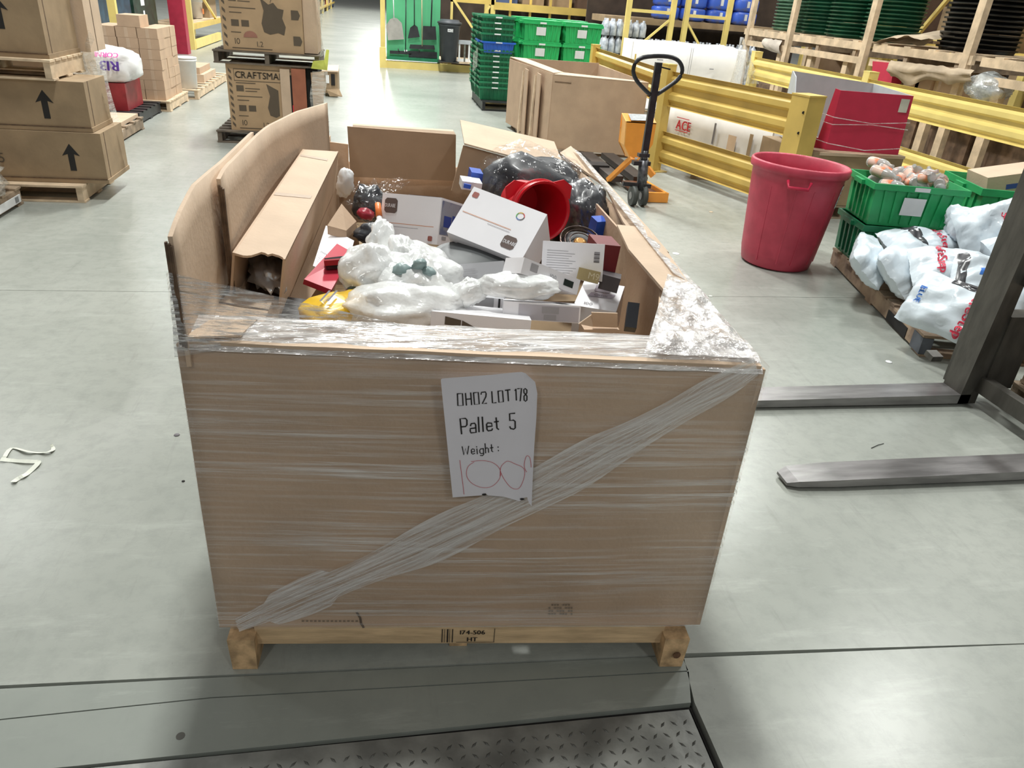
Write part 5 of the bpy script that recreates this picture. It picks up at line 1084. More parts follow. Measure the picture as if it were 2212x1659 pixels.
# ================================================================ pallet jack with scale
def J(px, py, y=6.6): return Y(px, py, y)
pj = thing('pallet_jack', 'orange pallet jack with a scale display and a black loop handle', 'pallet jack', (2.4, 6.7, 0))
mb = MB(); mb.bar(J(1384, 385), J(1423, 135), .058, .035, (0, 1, 0)); part(mb, 'handle_tube', BLKM, pj)
lp = [(1405, 205), (1390, 191), (1374, 172), (1368, 153), (1374, 134), (1390, 124), (1423, 121), (1452, 124), (1468, 134), (1474, 152), (1466, 170), (1446, 186), (1419, 204)]
mb = MB(); mb.tube([J(p.x, p.y) for p in smooth(lp, 3)], .018, 8); part(mb, 'handle_loop', BLKM, pj)
mb = MB(); mb.bar(J(1428, 145), J(1448, 150), .012, .01, (0, 1, 0)); part(mb, 'release_lever', BLKM, pj)
for nm, a, b, r_ in (('pump_cylinder', (1385, 410), (1391, 345), .045), ('pump_piston', (1390, 352), (1393, 325), .028)): mb = MB(); mb.cyl(J(*a), J(*b), r_, n=14); part(mb, nm, mat('greasy_metal', (.10, .10, .11), .35, metal=.5, var=.5, scale=25), pj)
mb = MB(); c_ = J(1385, 352); mb.box(c_, (.16, .07, .035)); part(mb, 'yoke', BLKM, pj)
mb = MB(); c_ = J(1390, 335); mb.box(c_, (.10, .06, .03)); part(mb, 'yoke', BLKM, pj)
mb = MB(); mb.bar(J(1345, 396), J(1405, 402), .04, .035); part(mb, 'axle_arm', BLKM, pj)
for px in (1368, 1390):
    c_ = J(px, 417, 6.58); mb = MB(); mb.cyl((c_.x - .022, c_.y, .092), (c_.x + .022, c_.y, .092), .09, n=22); wq = part(mb, 'wheel', mat('dark_rubber', (.05, .055, .05), .55, var=.2), pj); mb = MB(); mb.cyl((c_.x - .026, c_.y, .092), (c_.x + .026, c_.y, .092), .035, n=14); part(mb, 'wheel_hub', STEEL, wq)
# scale head
yh = 7.05
def S(px, py, y=yh): return Y(px, py, y)
mb = MB(); f_ = [S(1354, 262), S(1418, 266), S(1410, 312), S(1391, 340), S(1361, 340), S(1350, 315)]
mb.slab(f_, (0, 1, .0), .12); part(mb, 'display_head', ORNG, pj)
mb = MB(); mb.slab([S(1354, 262), S(1350, 315), S(1361, 340), S(1352, 337, 7.18), S(1338, 306, 7.18), S(1345, 244, 7.18)], (-1, 0, 0), .01); part(mb, 'head_side', mat('pale_orange', (.88, .45, .12), .4, var=.05), pj)  # side face coloured paler than the front of the head
mb = MB(); mb.slab([S(1354, 262), S(1418, 266), S(1410, 249, 7.18), S(1345, 244, 7.18)], (0, 0, -1), .01); part(mb, 'head_top', ORNG, pj)
mb = MB(); mb.slab([S(1363, 261) + V((0, -.003, .004)), S(1400, 262) + V((0, -.003, .004)), S(1402, 249, 7.16) + V((0, 0, .004)), S(1357, 247, 7.16) + V((0, 0, .004))], (0, 0, 1), .003); part(mb, 'display_screen', mat('grey_screen', (.45, .47, .48), .25, var=.15, scale=30), pj)
mb = MB(); mb.bar(S(1366, 340), V((2.30, 7.35, .06)), .05, .04); part(mb, 'head_support', ORNG, pj)
mb = MB(); mb.bar(S(1381, 340), V((2.62, 6.95, .2)), .05, .05); part(mb, 'head_support', ORNG, pj)
mb = MB(); mb.slab([(2.44, 6.74, .03), (2.68, 6.74, .03), (2.68, 7.35, .03), (2.44, 7.35, .03)], (0, 0, 1), .03); part(mb, 'base_frame', mat('rusty_orange', (.16, .06, .025), .5, var=.2), pj)
mb = MB(); mb.bar((2.45, 6.72, .05), (2.71, 6.72, .05), .03, .09); part(mb, 'base_bar', ORNG, pj)
mb = MB(); mb.bar((2.69, 6.72, .05), (2.64, 7.3, .05), .03, .09); part(mb, 'base_bar', ORNG, pj)
for x in (2.38, 2.64): mb = MB(); mb.bar((x, 7.35, .07), (x, 8.6, .07), .15, .06); part(mb, 'fork', mat('dark_fork', (.05, .04, .035), .5), pj); mb = MB(); mb.cyl((x - .04, 8.45, .041), (x + .04, 8.45, .041), .04, n=14); part(mb, 'fork_roller', MATS['dark_rubber'], pj)
solo(bx(2.18, 2.42, 7.75, 7.95, .0, .12), 'dark_block', BLK, 'small dark block on the floor left of the orange jack base', 'block')
# ================================================================ yellow guard rails
def wrail(a, b, z0, z1, root, m=YEL, name='guard_rail', front=-1):
    """corrugated guard rail between a and b"""
    a = V((a[0], a[1], 0)); b = V((b[0], b[1], 0)); d = (b - a).normalized(); n = V((d.y, -d.x, 0)) * front; H = z1 - z0
    pr = [(0, .0), (0.035, .03), (.035, .10), (.0, .20), (0, .34), (.045, .42), (.045, .58), (0, .66), (0, .80), (.035, .90), (.035, .97), (0, 1.0)]
    mb = MB(); th = .006
    ra = [a + n * x + V((0, 0, z0 + z * H)) for x, z in pr] + [a + n * (x - th) + V((0, 0, z0 + z * H)) for x, z in pr[::-1]]
    rb_ = [p + (b - a) for p in ra]; k = len(ra)
    mb.add(ra + rb_, [(i, (i + 1) % k, k + (i + 1) % k, k + i) for i in range(k)]); mb.add(ra, [tuple(range(k))]); mb.add(rb_, [tuple(range(k))[::-1]])
    return part(mb, name, m, root)
def gpost(x, y, wd, root, m=YEL, z=1.10, rz=0.0):
    mb = MB(); mb.box((x, y, z / 2 + .006), (wd, wd, z - .012), rz); p = part(mb, 'guard_post', m, root)
    mb = MB(); mb.box((x, y, z + .003), (wd * 1.04, wd * 1.04, .014), rz); part(mb, 'post_cap', m, p)
    mb = MB(); mb.box((x, y, .004), (wd * 2.0, wd * 2.0, .012), rz); part(mb, 'foot_plate', m, p)
    return p
br1 = thing('guard_barrier', 'yellow double guard rail beside the pallet jack and red bin, nearest the camera', 'barrier', (3.3, 7.6, 0))
A_, B_, C_ = (3.08, 8.2), (3.66, 6.38), (3.2, 11.7)
dd = (V(B_) - V(A_)).normalized(); rz1 = math.atan2(dd.y, dd.x)
gpost(A_[0], A_[1], .11, br1, YEL, 1.11, rz1); gp2 = gpost(B_[0] + .035, B_[1] - .03, .20, br1, YEL, 1.06, rz1); gpost(C_[0], C_[1], .11, br1, YEL, 1.08, .05)
for z0, z1 in ((.70, 1.05), (.10, .44)):
    wrail((A_[0] + .02, A_[1] - .03), (B_[0] - .03, B_[1] + .08), z0, z1, br1); wrail((C_[0], C_[1]), (A_[0], A_[1] + .05), z0, z1, br1)
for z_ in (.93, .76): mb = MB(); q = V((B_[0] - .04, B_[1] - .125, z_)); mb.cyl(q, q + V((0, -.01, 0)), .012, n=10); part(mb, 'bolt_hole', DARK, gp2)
# extra rear part of the wide end post
br2 = thing('guard_barrier', 'bright yellow guard rail running back along the wooden crate pallets', 'barrier', (6.0, 9, 0))
for y_ in (12.2, 9.05, 5.9): gpost(6.02, y_, .13, br2, YELB, 1.12)
for (ya, yc) in ((12.15, 9.1), (9.0, 5.95), (5.85, 3.6)):
    for z0, z1 in ((.72, 1.05), (.12, .42)): wrail((5.96, ya), (5.96, yc), z0, z1, br2, YELB)
# ================================================================ white bulk bins behind the rail
WB = mat('white_corrugated', (.70, .68, .66), .6, c2=(.55, .53, .50), scale=2.5, cont=(.3, .6))
def bin4(name, label, pts, z0, z1, th=.015, m=WB, wav=0.0):
    c = sum([V((x, y, 0)) for x, y in pts], V((0, 0, 0))) / 4; t = thing(name, label, 'box', (c.x, c.y, z0))
    for k in range(4):
        a, b = pts[k], pts[(k + 1) % 4]; A = V((a[0], a[1], 0)); Bb = V((b[0], b[1], 0)); n_ = (Bb - A).cross(UZ).normalized()
        mb = MB(); mb.sheet(lambda s, r: A + (Bb - A) * s + n_ * wav * math.sin(s * 7 + k) * r + V((0, 0, z0 + (z1 - z0) * r + wav * math.sin(s * 11 + k) * r)), 12, 3, th); part(mb, 'side_wall', m, t)
    return t
w1 = bin4('white_bulk_box', 'worn white bulk box with a red mark, behind the near yellow rail', [(3.38, 8.8), (3.93, 7.25), (4.9, 7.6), (4.35, 9.15)], .13, .64, wav=.015)
d_ = (V((3.93, 7.25, 0)) - V((3.38, 8.8, 0))).normalized(); o = V((3.38, 8.8, -.07)) - V((.024, .01, 0)) + d_ * .2
mb = MB(); text(mb, 'ACE', o + V((0, 0, .48)), d_, UZ, .10, .9, .05); rect(mb, -.01, .46, .22, .008, o, d_, UZ); rect(mb, -.01, .60, .22, .008, o, d_, UZ); part(mb, 'lettering', REDI, w1)
for x, z_, w_, h_, m_ in ((.62, .42, .03, .22, INKG), (.86, .30, .12, .26, CARDL), (1.16, .28, .05, .34, CARDD)): mb = MB(); rect(mb, x, z_, w_, h_, o, d_, UZ); part(mb, 'scuff_mark', m_, w1)
for k, (x, y_, r_) in enumerate(((3.8, 8.5, .2), (4.0, 8.0, .18), (4.25, 7.75, .18))): mb = crumple((x, y_, .52), (r_, r_ * .8, .16), (0, 0, k), 80 + k, .3, 2.4, (24, 14)); solo(mb, 'plastic_bag', BAGF, 'white plastic bag sticking out of the worn white bulk box', 'bag', 'white bags in the worn bulk box')
pallet(3.55, 4.7, 7.6, 8.8, 0, 'pallet under the worn white bulk box', WOODO, .128, rz=-.34, n=7)
w2 = bin4('white_bulk_box', 'large clean white bulk box standing behind the yellow rail, beside the rack frames', [(4.05, 12.6), (5.9, 12.35), (6.1, 13.7), (4.3, 13.9)], .13, 1.12, wav=.008, m=mat('clean_white_card', (.80, .78, .76), .6, var=.03))
o = V((4.05, 12.58, 0)) - V((0, .02, 0)); ux = V((1.85, -.25, 0)).normalized()
for x, z_, w_ in ((.42, .88, .1), (.60, .93, .12), (1.3, .8, .07)): mb = MB(); rect(mb, x, z_, w_, .018, o, ux, UZ); part(mb, 'text_line', GREYP, w2)
mb = MB(); rect(mb, .05, .75, .025, .2, o, ux, UZ); part(mb, 'yellow_mark', YEL, w2)
for x in (.95, .98): mb = MB(); rect(mb, x, .15, .008, .95, o, ux, UZ); part(mb, 'seam', GREYP, w2)
pallet(4.2, 6.0, 12.6, 13.7, 0, 'pallet under the clean white bulk box', WOODP, .128, rz=-.13)
mb = MB(); mb.grid(lambda a, b: V((5.62 + (-.06 + .50 * a) * (1 - b) ** .8 + .012 * math.sin(a * 14 + b * 3), 12.0 + .06 * math.sin(a * 9), .66 + .66 * b)), 12, 16); hf = solo(mb, 'hanging_film', film('draped_film', (.85, .85, .87), .15, .75, 7, (3, 3, 1), .9, 10, (.4, .65), .12, .6), 'clear film draped from the wooden crate post to the clean white bulk box', 'plastic wrap')
# ================================================================ wooden crate pallets with stacked planters, along x = 6.9
def crate(y0, y1, label, posts, zt=1.30):
    t = thing('crate_pallet', label, 'pallet', (7.5, (y0 + y1) / 2, 0))
    for y_ in posts:
        for x in (6.92, 8.2): part(bx(x - .03, x + .05, y_ - .06, y_ + .06, .0, 3.0), 'crate_post', WOODP, t)
    part(bx(6.9, 6.95, y0, y1, zt, zt + .10), 'side_board', WOODP, t); part(bx(6.9, 6.95, y0, y1, zt - .18, zt - .09), 'side_board', WOODP, t)
    n = max(3, int((y1 - y0) / .5))
    for k in range(n): 
        yy = y0 + (y1 - y0) * (k + .5) / n; part(bx(6.9, 8.25, yy - .07, yy + .07, zt + .10, zt + .118), 'deck_board', WOODP, t); 
        if k % 2 == 0: part(bx(6.92, 8.2, yy - .04, yy + .04, zt - .09, zt), 'block_board', WOODO, t)
    part(bx(8.15, 8.2, y0, y1, zt, zt + .10), 'side_board', WOODP, t)
    return t
crate(12.95, 14.7, 'farthest wooden crate pallet, carrying pale green planters', (14.55, 12.98)); crate(10.7, 12.8, 'second wooden crate pallet, carrying dark green planters', (10.72,)); crate(8.5, 10.5, 'third wooden crate pallet, carrying black planters', (8.62,)); crate(6.2, 8.35, 'nearest wooden crate pallet at the right picture edge', (6.4,))
NG = mat('planter_green', (.015, .10, .055), .3, var=.2, scale=6); NB = mat('planter_black', (.012, .013, .015), .35, var=.3); NP = mat('planter_pale_green', (.12, .25, .17), .35, var=.2)
def planters(x, y_, r, z0, m, label, n=12, dz=.055):
    t = thing('nested_planters', label, 'planters', (x, y_, z0)); 
    for k in range(n):
        mb = MB(); z = z0 + k * dz; mb.lathe((x, y_, z), UZ, [(r * .90, 0), (r * .92, dz * .55), (r, dz * .6), (r, dz * .95)], 26, k == 0, k == n - 1); part(mb, 'planter_rim' if k else 'planter', m, t)
    return t
planters(7.55, 14.0, .42, 1.42, NP, 'pale green nested planters on the farthest crate pallet', 11)
planters(7.6, 13.15, .36, 1.42, NG, 'dark green nested planters beside the pale ones', 11)
planters(7.6, 12.2, .44, 1.42, NG, 'left stack of dark green planters on the second crate pallet', 12)
planters(7.65, 11.3, .42, 1.42, NG, 'right stack of dark green planters on the second crate pallet', 12)
planters(7.6, 9.35, .48, 1.42, NB, 'black nested planters left of the leaning crate post', 12); planters(7.6, 7.75, .50, 1.42, NB, 'black nested planters at the top right corner', 12)
planters(7.6, 6.6, .48, 1.42, NB, 'black nested planters beyond the right picture edge', 12)
# yellow column and rack behind the crates
cr2 = thing('storage_rack', 'yellow rack behind the wooden crate pallets', 'rack', (9.5, 12, 0))
for y_ in (16.5, 13.6, 10.2, 6.5): part(bx(9.2, 9.34, y_, y_ + .12, 0, 4), 'upright', YELB, cr2); part(bx(10.3, 10.4, y_, y_ + .12, 0, 4), 'upright', YELB, cr2)
for z_ in (.35, 1.3): part(bx(9.22, 9.3, 6.5, 16.6, z_, z_ + .12), 'shelf_beam', YEL, cr2); part(bx(9.3, 10.3, 6.5, 16.6, z_ + .05, z_ + .1), 'shelf_deck', CARDD, cr2)
for a, b in (((9.24, 13.0, 1.4), (9.24, 12.2, 2.3)), ((9.24, 12.6, 1.5), (9.24, 11.6, 1.5))): mb = MB(); mb.bar(a, b, .06, .06); part(mb, 'brace', YELB, cr2)
part(bx(10.45, 10.5, 2, 17, 0, 4), 'rack_back', DP, cr2)
for y_ in (10.75, 10.98): mb = MB(); mb.box((8.6, y_ + .4, 1.5), (.14, .14, 3.0)); 
yc = thing('yellow_column', 'thick yellow steel column behind the second and third crate pallets', 'column', (8.5, 12.2, 0)); mb = MB(); mb.box((8.62, 12.9, 1.6), (.18, .30, 3.2)); part(mb, 'column_body', YELB, yc); mb = MB(); mb.box((8.62, 12.45, 1.6), (.08, .1, 3.2)); part(mb, 'side_channel', YELB, yc)
rr2 = random.Random(5)
for k in range(26):
    y_ = 4.0 + .48 * k; z0 = (0, .451, 1.402)[k % 3]; h_ = rr2.uniform(.3, .8) if k % 3 < 2 else rr2.uniform(.4, 1.0)
    h_ = min(h_, (.34, .8, 2)[k % 3])
    solo(bx(9.36, 10.2, y_, y_ + .42, z0, z0 + h_), 'rack_carton', rr2.choice([CARDD, CARDD, CARD, MATS['brown_dim_goods']]), 'brown carton in the rack behind the crate pallets', 'box', 'cartons in the rack behind the crate pallets')
# clutter under the crate pallets: low brown stacks, paper, red box
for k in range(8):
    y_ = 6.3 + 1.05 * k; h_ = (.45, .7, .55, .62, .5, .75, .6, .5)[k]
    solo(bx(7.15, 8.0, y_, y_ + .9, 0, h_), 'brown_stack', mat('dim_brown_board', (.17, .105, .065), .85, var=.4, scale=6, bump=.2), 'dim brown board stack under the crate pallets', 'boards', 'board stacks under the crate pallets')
for k in range(7):
    y_ = 6.9 + 1.05 * k; solo(bx(6.95, 7.03, y_, y_ + .13, 0, 1.12), 'support_post', WOODP, 'short pale post holding up the crate pallets', 'post', 'short posts under the crate pallets')
mb = MB(); mb.slab([X(1883, 175, 6.85), X(1925, 180, 6.85), X(1932, 137, 6.85), X(1885, 132, 6.85)], (1, 0, 0), .15); solo(mb, 'red_box', REDP, 'red box under the third crate pallet behind the rail', 'box')
KP = mat('kraft_paper', (.36, .28, .19), .75, var=.15, scale=5)
def drape(px0, px1, pyt, pyb, x, seed):
    def f(a, b):
        p = X(px0 + (px1 - px0) * a, pyt(a) + (pyb(a) - pyt(a)) * b, x); return p + V((-.06 * math.sin(b * 3) - .04 * noise.noise(V((a * 5, b * 4, seed))), 0, .02 * noise.noise(V((a * 9, b * 7, seed)))))
    return f
mb = MB(); mb.grid(drape(1925, 2105, lambda a: 130 + 22 * a, lambda a: 165 + 22 * math.sin(a * 6.5) ** 2 * (1 - a) + 14 * a, 6.8, 1), 24, 8, True); solo(mb, 'kraft_paper', KP, 'crumpled brown paper hanging from the third crate pallet', 'paper')
mb = MB(); mb.grid(drape(1652, 1690, lambda a: 82 + 6 * a, lambda a: 105 + 14 * a, 6.895, 3), 8, 5, True); solo(mb, 'kraft_paper', mat('pale_paper', (.5, .44, .38), .7), 'pale paper sheet hanging at the farthest crate pallet', 'paper')
mb = MB(); mb.grid(lambda a, b: V((6.85 + .8 * b, 10.45 - 1.0 * a, 1.43 + .25 * math.sin(a * 2.2) * (.4 + .6 * b) + .05 * noise.noise(V((a * 5, b * 5, 2))))), 14, 8, True); solo(mb, 'kraft_paper', KP, 'brown paper heaped on the third crate pallet', 'paper')
for k, (p0, p1, w_, h_) in enumerate((((1985, 175), (1945, 145), 1, 1), ((2010, 180), (1970, 160), 1, 1), ((2065, 190), (2030, 160), 1, 1))):
    mb = MB(); q = X(p0[0], p0[1], 7.0); mb.box((7.0, q.y, q.z - .1), (.2, .3, .3)); solo(mb, 'carton', CARD, ('brown carton left', 'brown carton in the middle', 'brown carton right')[k] + ' below the crumpled brown paper, behind the rail', 'box')
mb = crumple(X(2135, 190, 7.0), (.2, .3, .15), seed=91, amp=.2); solo(mb, 'clear_pouch', film('grey_film', (.6, .65, .66), .4, .8, 6), 'grey clear bag behind the rail near the right picture edge', 'bag')
mb = MB(); mb.bar((6.95, 8.9, .80), (6.95, 7.6, .80), .2, .1); solo(mb, 'yellow_beam', YEL, 'short yellow beam lying under the nearest crate pallet', 'beam')
# ================================================================ red display box
rd = thing('display_box', 'open red display box with grey inside, wrapped in thin film, on a brown carton', 'box', (4.15, 6.5, .62)); RGREY = mat('grey_board', (.45, .48, .50), .6, var=.05)
F0, F1 = (3.96, 6.32), (4.60, 6.25)
mb = MB(); mb.slab([(3.96, 6.32, .62), (4.62, 6.22, .62), (4.60, 6.22, 1.12), (3.96, 6.32, 1.12)], (0, 1, 0), .012); part(mb, 'front_panel', REDP, rd)
mb = MB(); mb.slab([(3.90, 6.40, .64), (3.96, 6.32, .62), (3.96, 6.32, 1.12), (3.93, 6.36, 1.13)], (.6, .6, 0), .01); part(mb, 'angled_panel', REDP, rd)
mb = MB(); mb.slab([(3.76, 6.50, .62), (3.98, 6.34, .62), (3.98, 6.34, .70), (3.76, 6.50, .72)], (.6, .7, 0), .01); part(mb, 'low_front', REDP, rd)
mb = MB(); mb.slab([(3.80, 6.78, .62), (3.9, 7.1, .62), (3.9, 7.1, 1.20), (3.86, 6.95, 1.16), (3.80, 6.78, 1.0)], (1, 0, 0), .01); part(mb, 'side_panel', RGREY, rd)
mb = MB(); mb.slab([(3.9, 7.1, .62), (4.72, 7.0, .62), (4.72, 7.0, 1.14), (3.9, 7.1, 1.20)], (0, 1, 0), .01); part(mb, 'back_panel', RGREY, rd)
mb = MB(); mb.slab([(4.62, 6.23, .62), (4.72, 7.0, .62), (4.72, 7.0, 1.14), (4.60, 6.23, 1.12)], (-1, 0, 0), .01); part(mb, 'side_panel', RGREY, rd)
mb = MB(); mb.slab([(4.50, 6.232, .98), (4.575, 6.220, .98), (4.575, 6.220, 1.09), (4.50, 6.232, 1.09)], (0, -1, 0), .002); part(mb, 'label', mat('beige_label', (.55, .52, .45), .6), rd)
for z_, dz in ((.90, -.03), (.84, .02), (.68, -.04)): mb = MB(); mb.tube([(3.75, 6.48, z_ + .05), (3.95, 6.30, z_), (4.3, 6.255, z_ + dz), (4.63, 6.205, z_)], .004, 6); part(mb, 'film_strand', MATS['film_strand'], rd)
for k, c3 in enumerate(((.12, .05, .25), (.03, .12, .03), (.06, .03, .09), (.25, .03, .06), (.05, .14, .08))): mb = crumple((3.84 + .04 * (k % 3), 6.52 + .09 * k, .83 + .02 * (k % 2)), (.075, .07, .055), (k, 0, k), 95 + k, .35, 2.6, (20, 12)); solo(mb, 'bagged_plant', mat('plant_bag_%d' % k, c3, .2, var=.3, coat=.5), ('violet', 'dark green', 'purple', 'red', 'leaf green')[k] + ' coloured bagged item inside the red display box', 'packaged item')
kb = solo(bx(3.74, 4.75, 6.3, 7.1, .13, .60), 'kraft_carton', CARDD, 'wide brown carton carrying the red display box', 'box'); part(bx(3.9, 4.75, 6.285, 6.299, .575, .60), 'pale_edge', CARDL, kb)
pallet(3.8, 4.8, 6.3, 7.2, 0, 'pallet under the wide brown carton and red display box', WOODO, .125)
# ================================================================ red bin
rbn = thing('red_trash_can', 'big red round plastic trash can with two side handles and a white sticker', 'trash can', (2.95, 5.0, 0))
bc_ = V((2.95, 5.0, 0)); sx_ = V((0.03, 0, 1)).normalized()
mb = MB(); mb.lathe(bc_ + V((0, 0, .002)), sx_, [(.235, 0), (.25, .01), (.268, .10), (.318, .62), (.322, .68), (.34, .685), (.345, .70), (.345, .735), (.335, .745), (.322, .735), (.312, .66), (.25, .03), (.001, .02)], 44, True, False); part(mb, 'can_body', mat('worn_red_plastic', (.52, .05, .09), .45, c2=(.40, .035, .065), scale=7, bump=.06, cont=(.3, .6)), rbn)
for a in (-118, -62, -150, -95, -35): 
    ca = V((math.cos(R(a)), math.sin(R(a)), 0)); mb = MB(); mb.bar(bc_ + ca * .262 + V((.002, 0, .06)), bc_ + ca * .314 + V((.02, 0, .60)), .010, .008, ca); part(mb, 'rib', MATS['worn_red_plastic'], rbn)
a = R(-117); ca = V((math.cos(a), math.sin(a), 0)); ta = V((-math.sin(a), math.cos(a), 0)); hc_ = bc_ + ca * .328 + V((.02, 0, .645))
mb = MB(); mb.tube([hc_ - ta * .075 + V((0, 0, .02)), hc_ - ta * .065 + ca * .035 - V((0, 0, .02)), hc_ + ta * .065 + ca * .035 - V((0, 0, .02)), hc_ + ta * .075 + V((0, 0, .02))], .011, 8); part(mb, 'handle', RED, rbn)
a = R(20); ca = V((math.cos(a), math.sin(a), 0)); ta = V((-math.sin(a), math.cos(a), 0)); hc_ = bc_ + ca * .328 + V((.02, 0, .645)); mb = MB(); mb.tube([hc_ - ta * .075, hc_ - ta * .065 + ca * .035, hc_ + ta * .065 + ca * .035, hc_ + ta * .075], .011, 8); part(mb, 'handle', RED, rbn)
def onbin(a, z, e=.003): r_ = .268 + (z - .10) / .52 * .05 + e; return bc_ + V((.03 * z + r_ * math.cos(a), r_ * math.sin(a), z))
mb = MB(); mb.grid(lambda s, t: onbin(R(-46 + 26 * s), .47 + .16 * t), 6, 3); stk = part(mb, 'sticker', LABEL, rbn)
for k in range(4): mb = MB(); mb.grid(lambda s, t: onbin(R(-44 + (18 - 4 * (k % 2)) * s), .50 + .03 * k + .012 * t, .0045), 5, 1); part(mb, 'printed_line', REDI if k > 1 else INKG, stk)
# ================================================================ right pallet with totes and bags
ang = math.atan2(1.57, .39) - math.pi / 2      # pallet turned a little
pc = V((3.01, 3.36, 0)); e2 = V((.39, 1.57, 0)).normalized(); e1 = V((e2.y, -e2.x, 0))
def PP2(a, b, z=0.0): return pc + e1 * a + e2 * b + V((0, 0, z))
L1, L2 = 1.22, 1.70
rp = thing('worn_pallet', 'worn dirty wooden pallet under the white bags at the right', 'pallet', PP2(L1 / 2, L2 / 2))
WW = mat('dirty_wood', (.42, .31, .21), .85, c2=(.20, .14, .10), scale=6, bump=.3, cont=(.35, .6))
def pbd(nm, a0, a1, b0, b1, z0, z1, m=WW): mb = MB(); mb.hexa([PP2(a0, b0, z0), PP2(a1, b0, z0), PP2(a1, b1, z0), PP2(a0, b1, z0)], [PP2(a0, b0, z1), PP2(a1, b0, z1), PP2(a1, b1, z1), PP2(a0, b1, z1)]); return part(mb, nm, m, rp)
for a in (.0, .58, 1.17): pbd('stringer', a, a + .05, 0.0, L2, .016, .115, WW)
for k in range(11): pbd('deck_board', -.01 + .012 * math.sin(k * 2.3), L1, k * .155, k * .155 + .115, .115, .13)
for b in (0.0, .8, 1.58): pbd('bottom_board', 0, L1, b, b + .11, .001, .016)
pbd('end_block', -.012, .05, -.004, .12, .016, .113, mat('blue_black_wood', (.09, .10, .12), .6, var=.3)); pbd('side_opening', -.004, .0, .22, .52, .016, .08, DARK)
rzp = math.atan2(e1.y, e1.x)
# totes on it
q = PP2(.30, 1.50)
tA = tote('green_tote', 'lower dark green tote behind the red trash can, with two white labels', .62, .46, .285, GRND, (q.x, q.y, .131), rzp + .05, tp=.93)
tB = tote('green_tote', 'upper green tote full of clear bottles, behind the red trash can', .62, .46, .285, GRN, (q.x, q.y, .418), rzp + .03, tp=.93)
BOT = mat('clear_bottle', (.85, .60, .50), .1, c2=(.85, .25, .12), scale=9, cont=(.45, .6), coat=.6)
btl = thing('clear_bottle', 'small clear bottle with a pink and orange tint in the upper green tote', 'bottle', (0, 0, 0), 'clear bottles heaped in the upper green tote')
mb = MB(); mb.lathe((0, 0, -.10), UZ, [(.03, 0), (.036, .01), (.037, .12), (.03, .15), (.014, .175), (.014, .20)], 12); part(mb, 'bottle_body', mat('bottle_glass', (.90, .88, .86), .08, var=.05, coat=.7, trans=.6), btl); mb = MB(); mb.lathe((0, 0, -.08), UZ, [(.0378, 0), (.0378, .07)], 12, False, False); part(mb, 'bottle_label', BOT, btl)
rr3 = random.Random(9)
for k in range(22):
    loc = V((q.x, q.y, .70)) + e1 * rr3.uniform(-.24, .22) + e2 * rr3.uniform(-.15, .16) + V((0, 0, rr3.uniform(-.03, .07))); rt = (rr3.uniform(.9, 2.0), rr3.uniform(-.5, .5), rr3.uniform(0, 6))
    if k == 0: btl.location = loc; btl.rotation_euler = rt
    else: copy_tree(btl, loc, rot=rt)
q2 = PP2(1.32, 1.72); t_ = tote('green_tote', 'large green tote behind the white bags, holding a slanted carton', 1.05, .60, .34, GRN, (q2.x, q2.y, .36), rzp - .02, tp=.95, big=False, lab=True)
solo(MB().box((q2.x, q2.y, .245), (1.0, .56, .22), rzp), 'brown_crate', CARDD, 'brown crate under the large green tote', 'box')
q3 = PP2(.93, 1.18); tote('green_tote', 'smaller open green tote in front of the large one, behind the white bags', .55, .42, .27, GRN, (q3.x, q3.y, .131), rzp + .22, tp=.93)
solo(MB().box((q3.x, q3.y, .33), (.30, .22, .10), .5, .2), 'carton', CARD, 'small brown carton inside the smaller open green tote', 'box')
P_ = [Y(1988, 384, 5.35), Y(2140, 352, 5.35), Y(1992, 402, 5.3)]
ck = MB(); qq = PP2(1.2, 1.75); ck.box((qq.x + .02, qq.y, .72), (.66, .30, .20), rzp + .02, 0.0, -.22); kc2 = solo(ck, 'kraft_carton', CARDL, 'slanted brown carton with blue print in the large green tote', 'box')
fo = V((qq.x + .02, qq.y, .72)); Mx = Euler((0, -.22, rzp + .02)).to_matrix(); o = fo + Mx @ V((-.30, -.1515, -.08)); ux = Mx @ V((1, 0, 0)); uz = Mx @ V((0, 0, 1)); BI = flat('blue_ink', (.05, .08, .30))
mb = MB(); rect(mb, .10, .08, .34, .035, o, ux, uz); part(mb, 'blue_bar', BI, kc2); mb = MB(); poly(mb, [(.50 + .04 * math.cos(t), .06 + .04 * math.sin(t)) for t in [i * .52 for i in range(12)]], o, ux, uz); part(mb, 'round_print', BI, kc2)
ck = MB(); q4 = PP2(2.05, 1.35)
solo(MB().box((q4.x, q4.y, .28), (.8, .9, .56), rzp), 'dark_load', BLK, 'dark film wrapped load right of the large green tote', 'wrapped goods')
mb = crumple((5.5, 5.2, .62), (.35, .3, .18), seed=66, amp=.2); solo(mb, 'grey_bag', film('grey_film', (.6, .65, .66)), 'grey film bundle on the dark load at the right picture edge', 'bag')
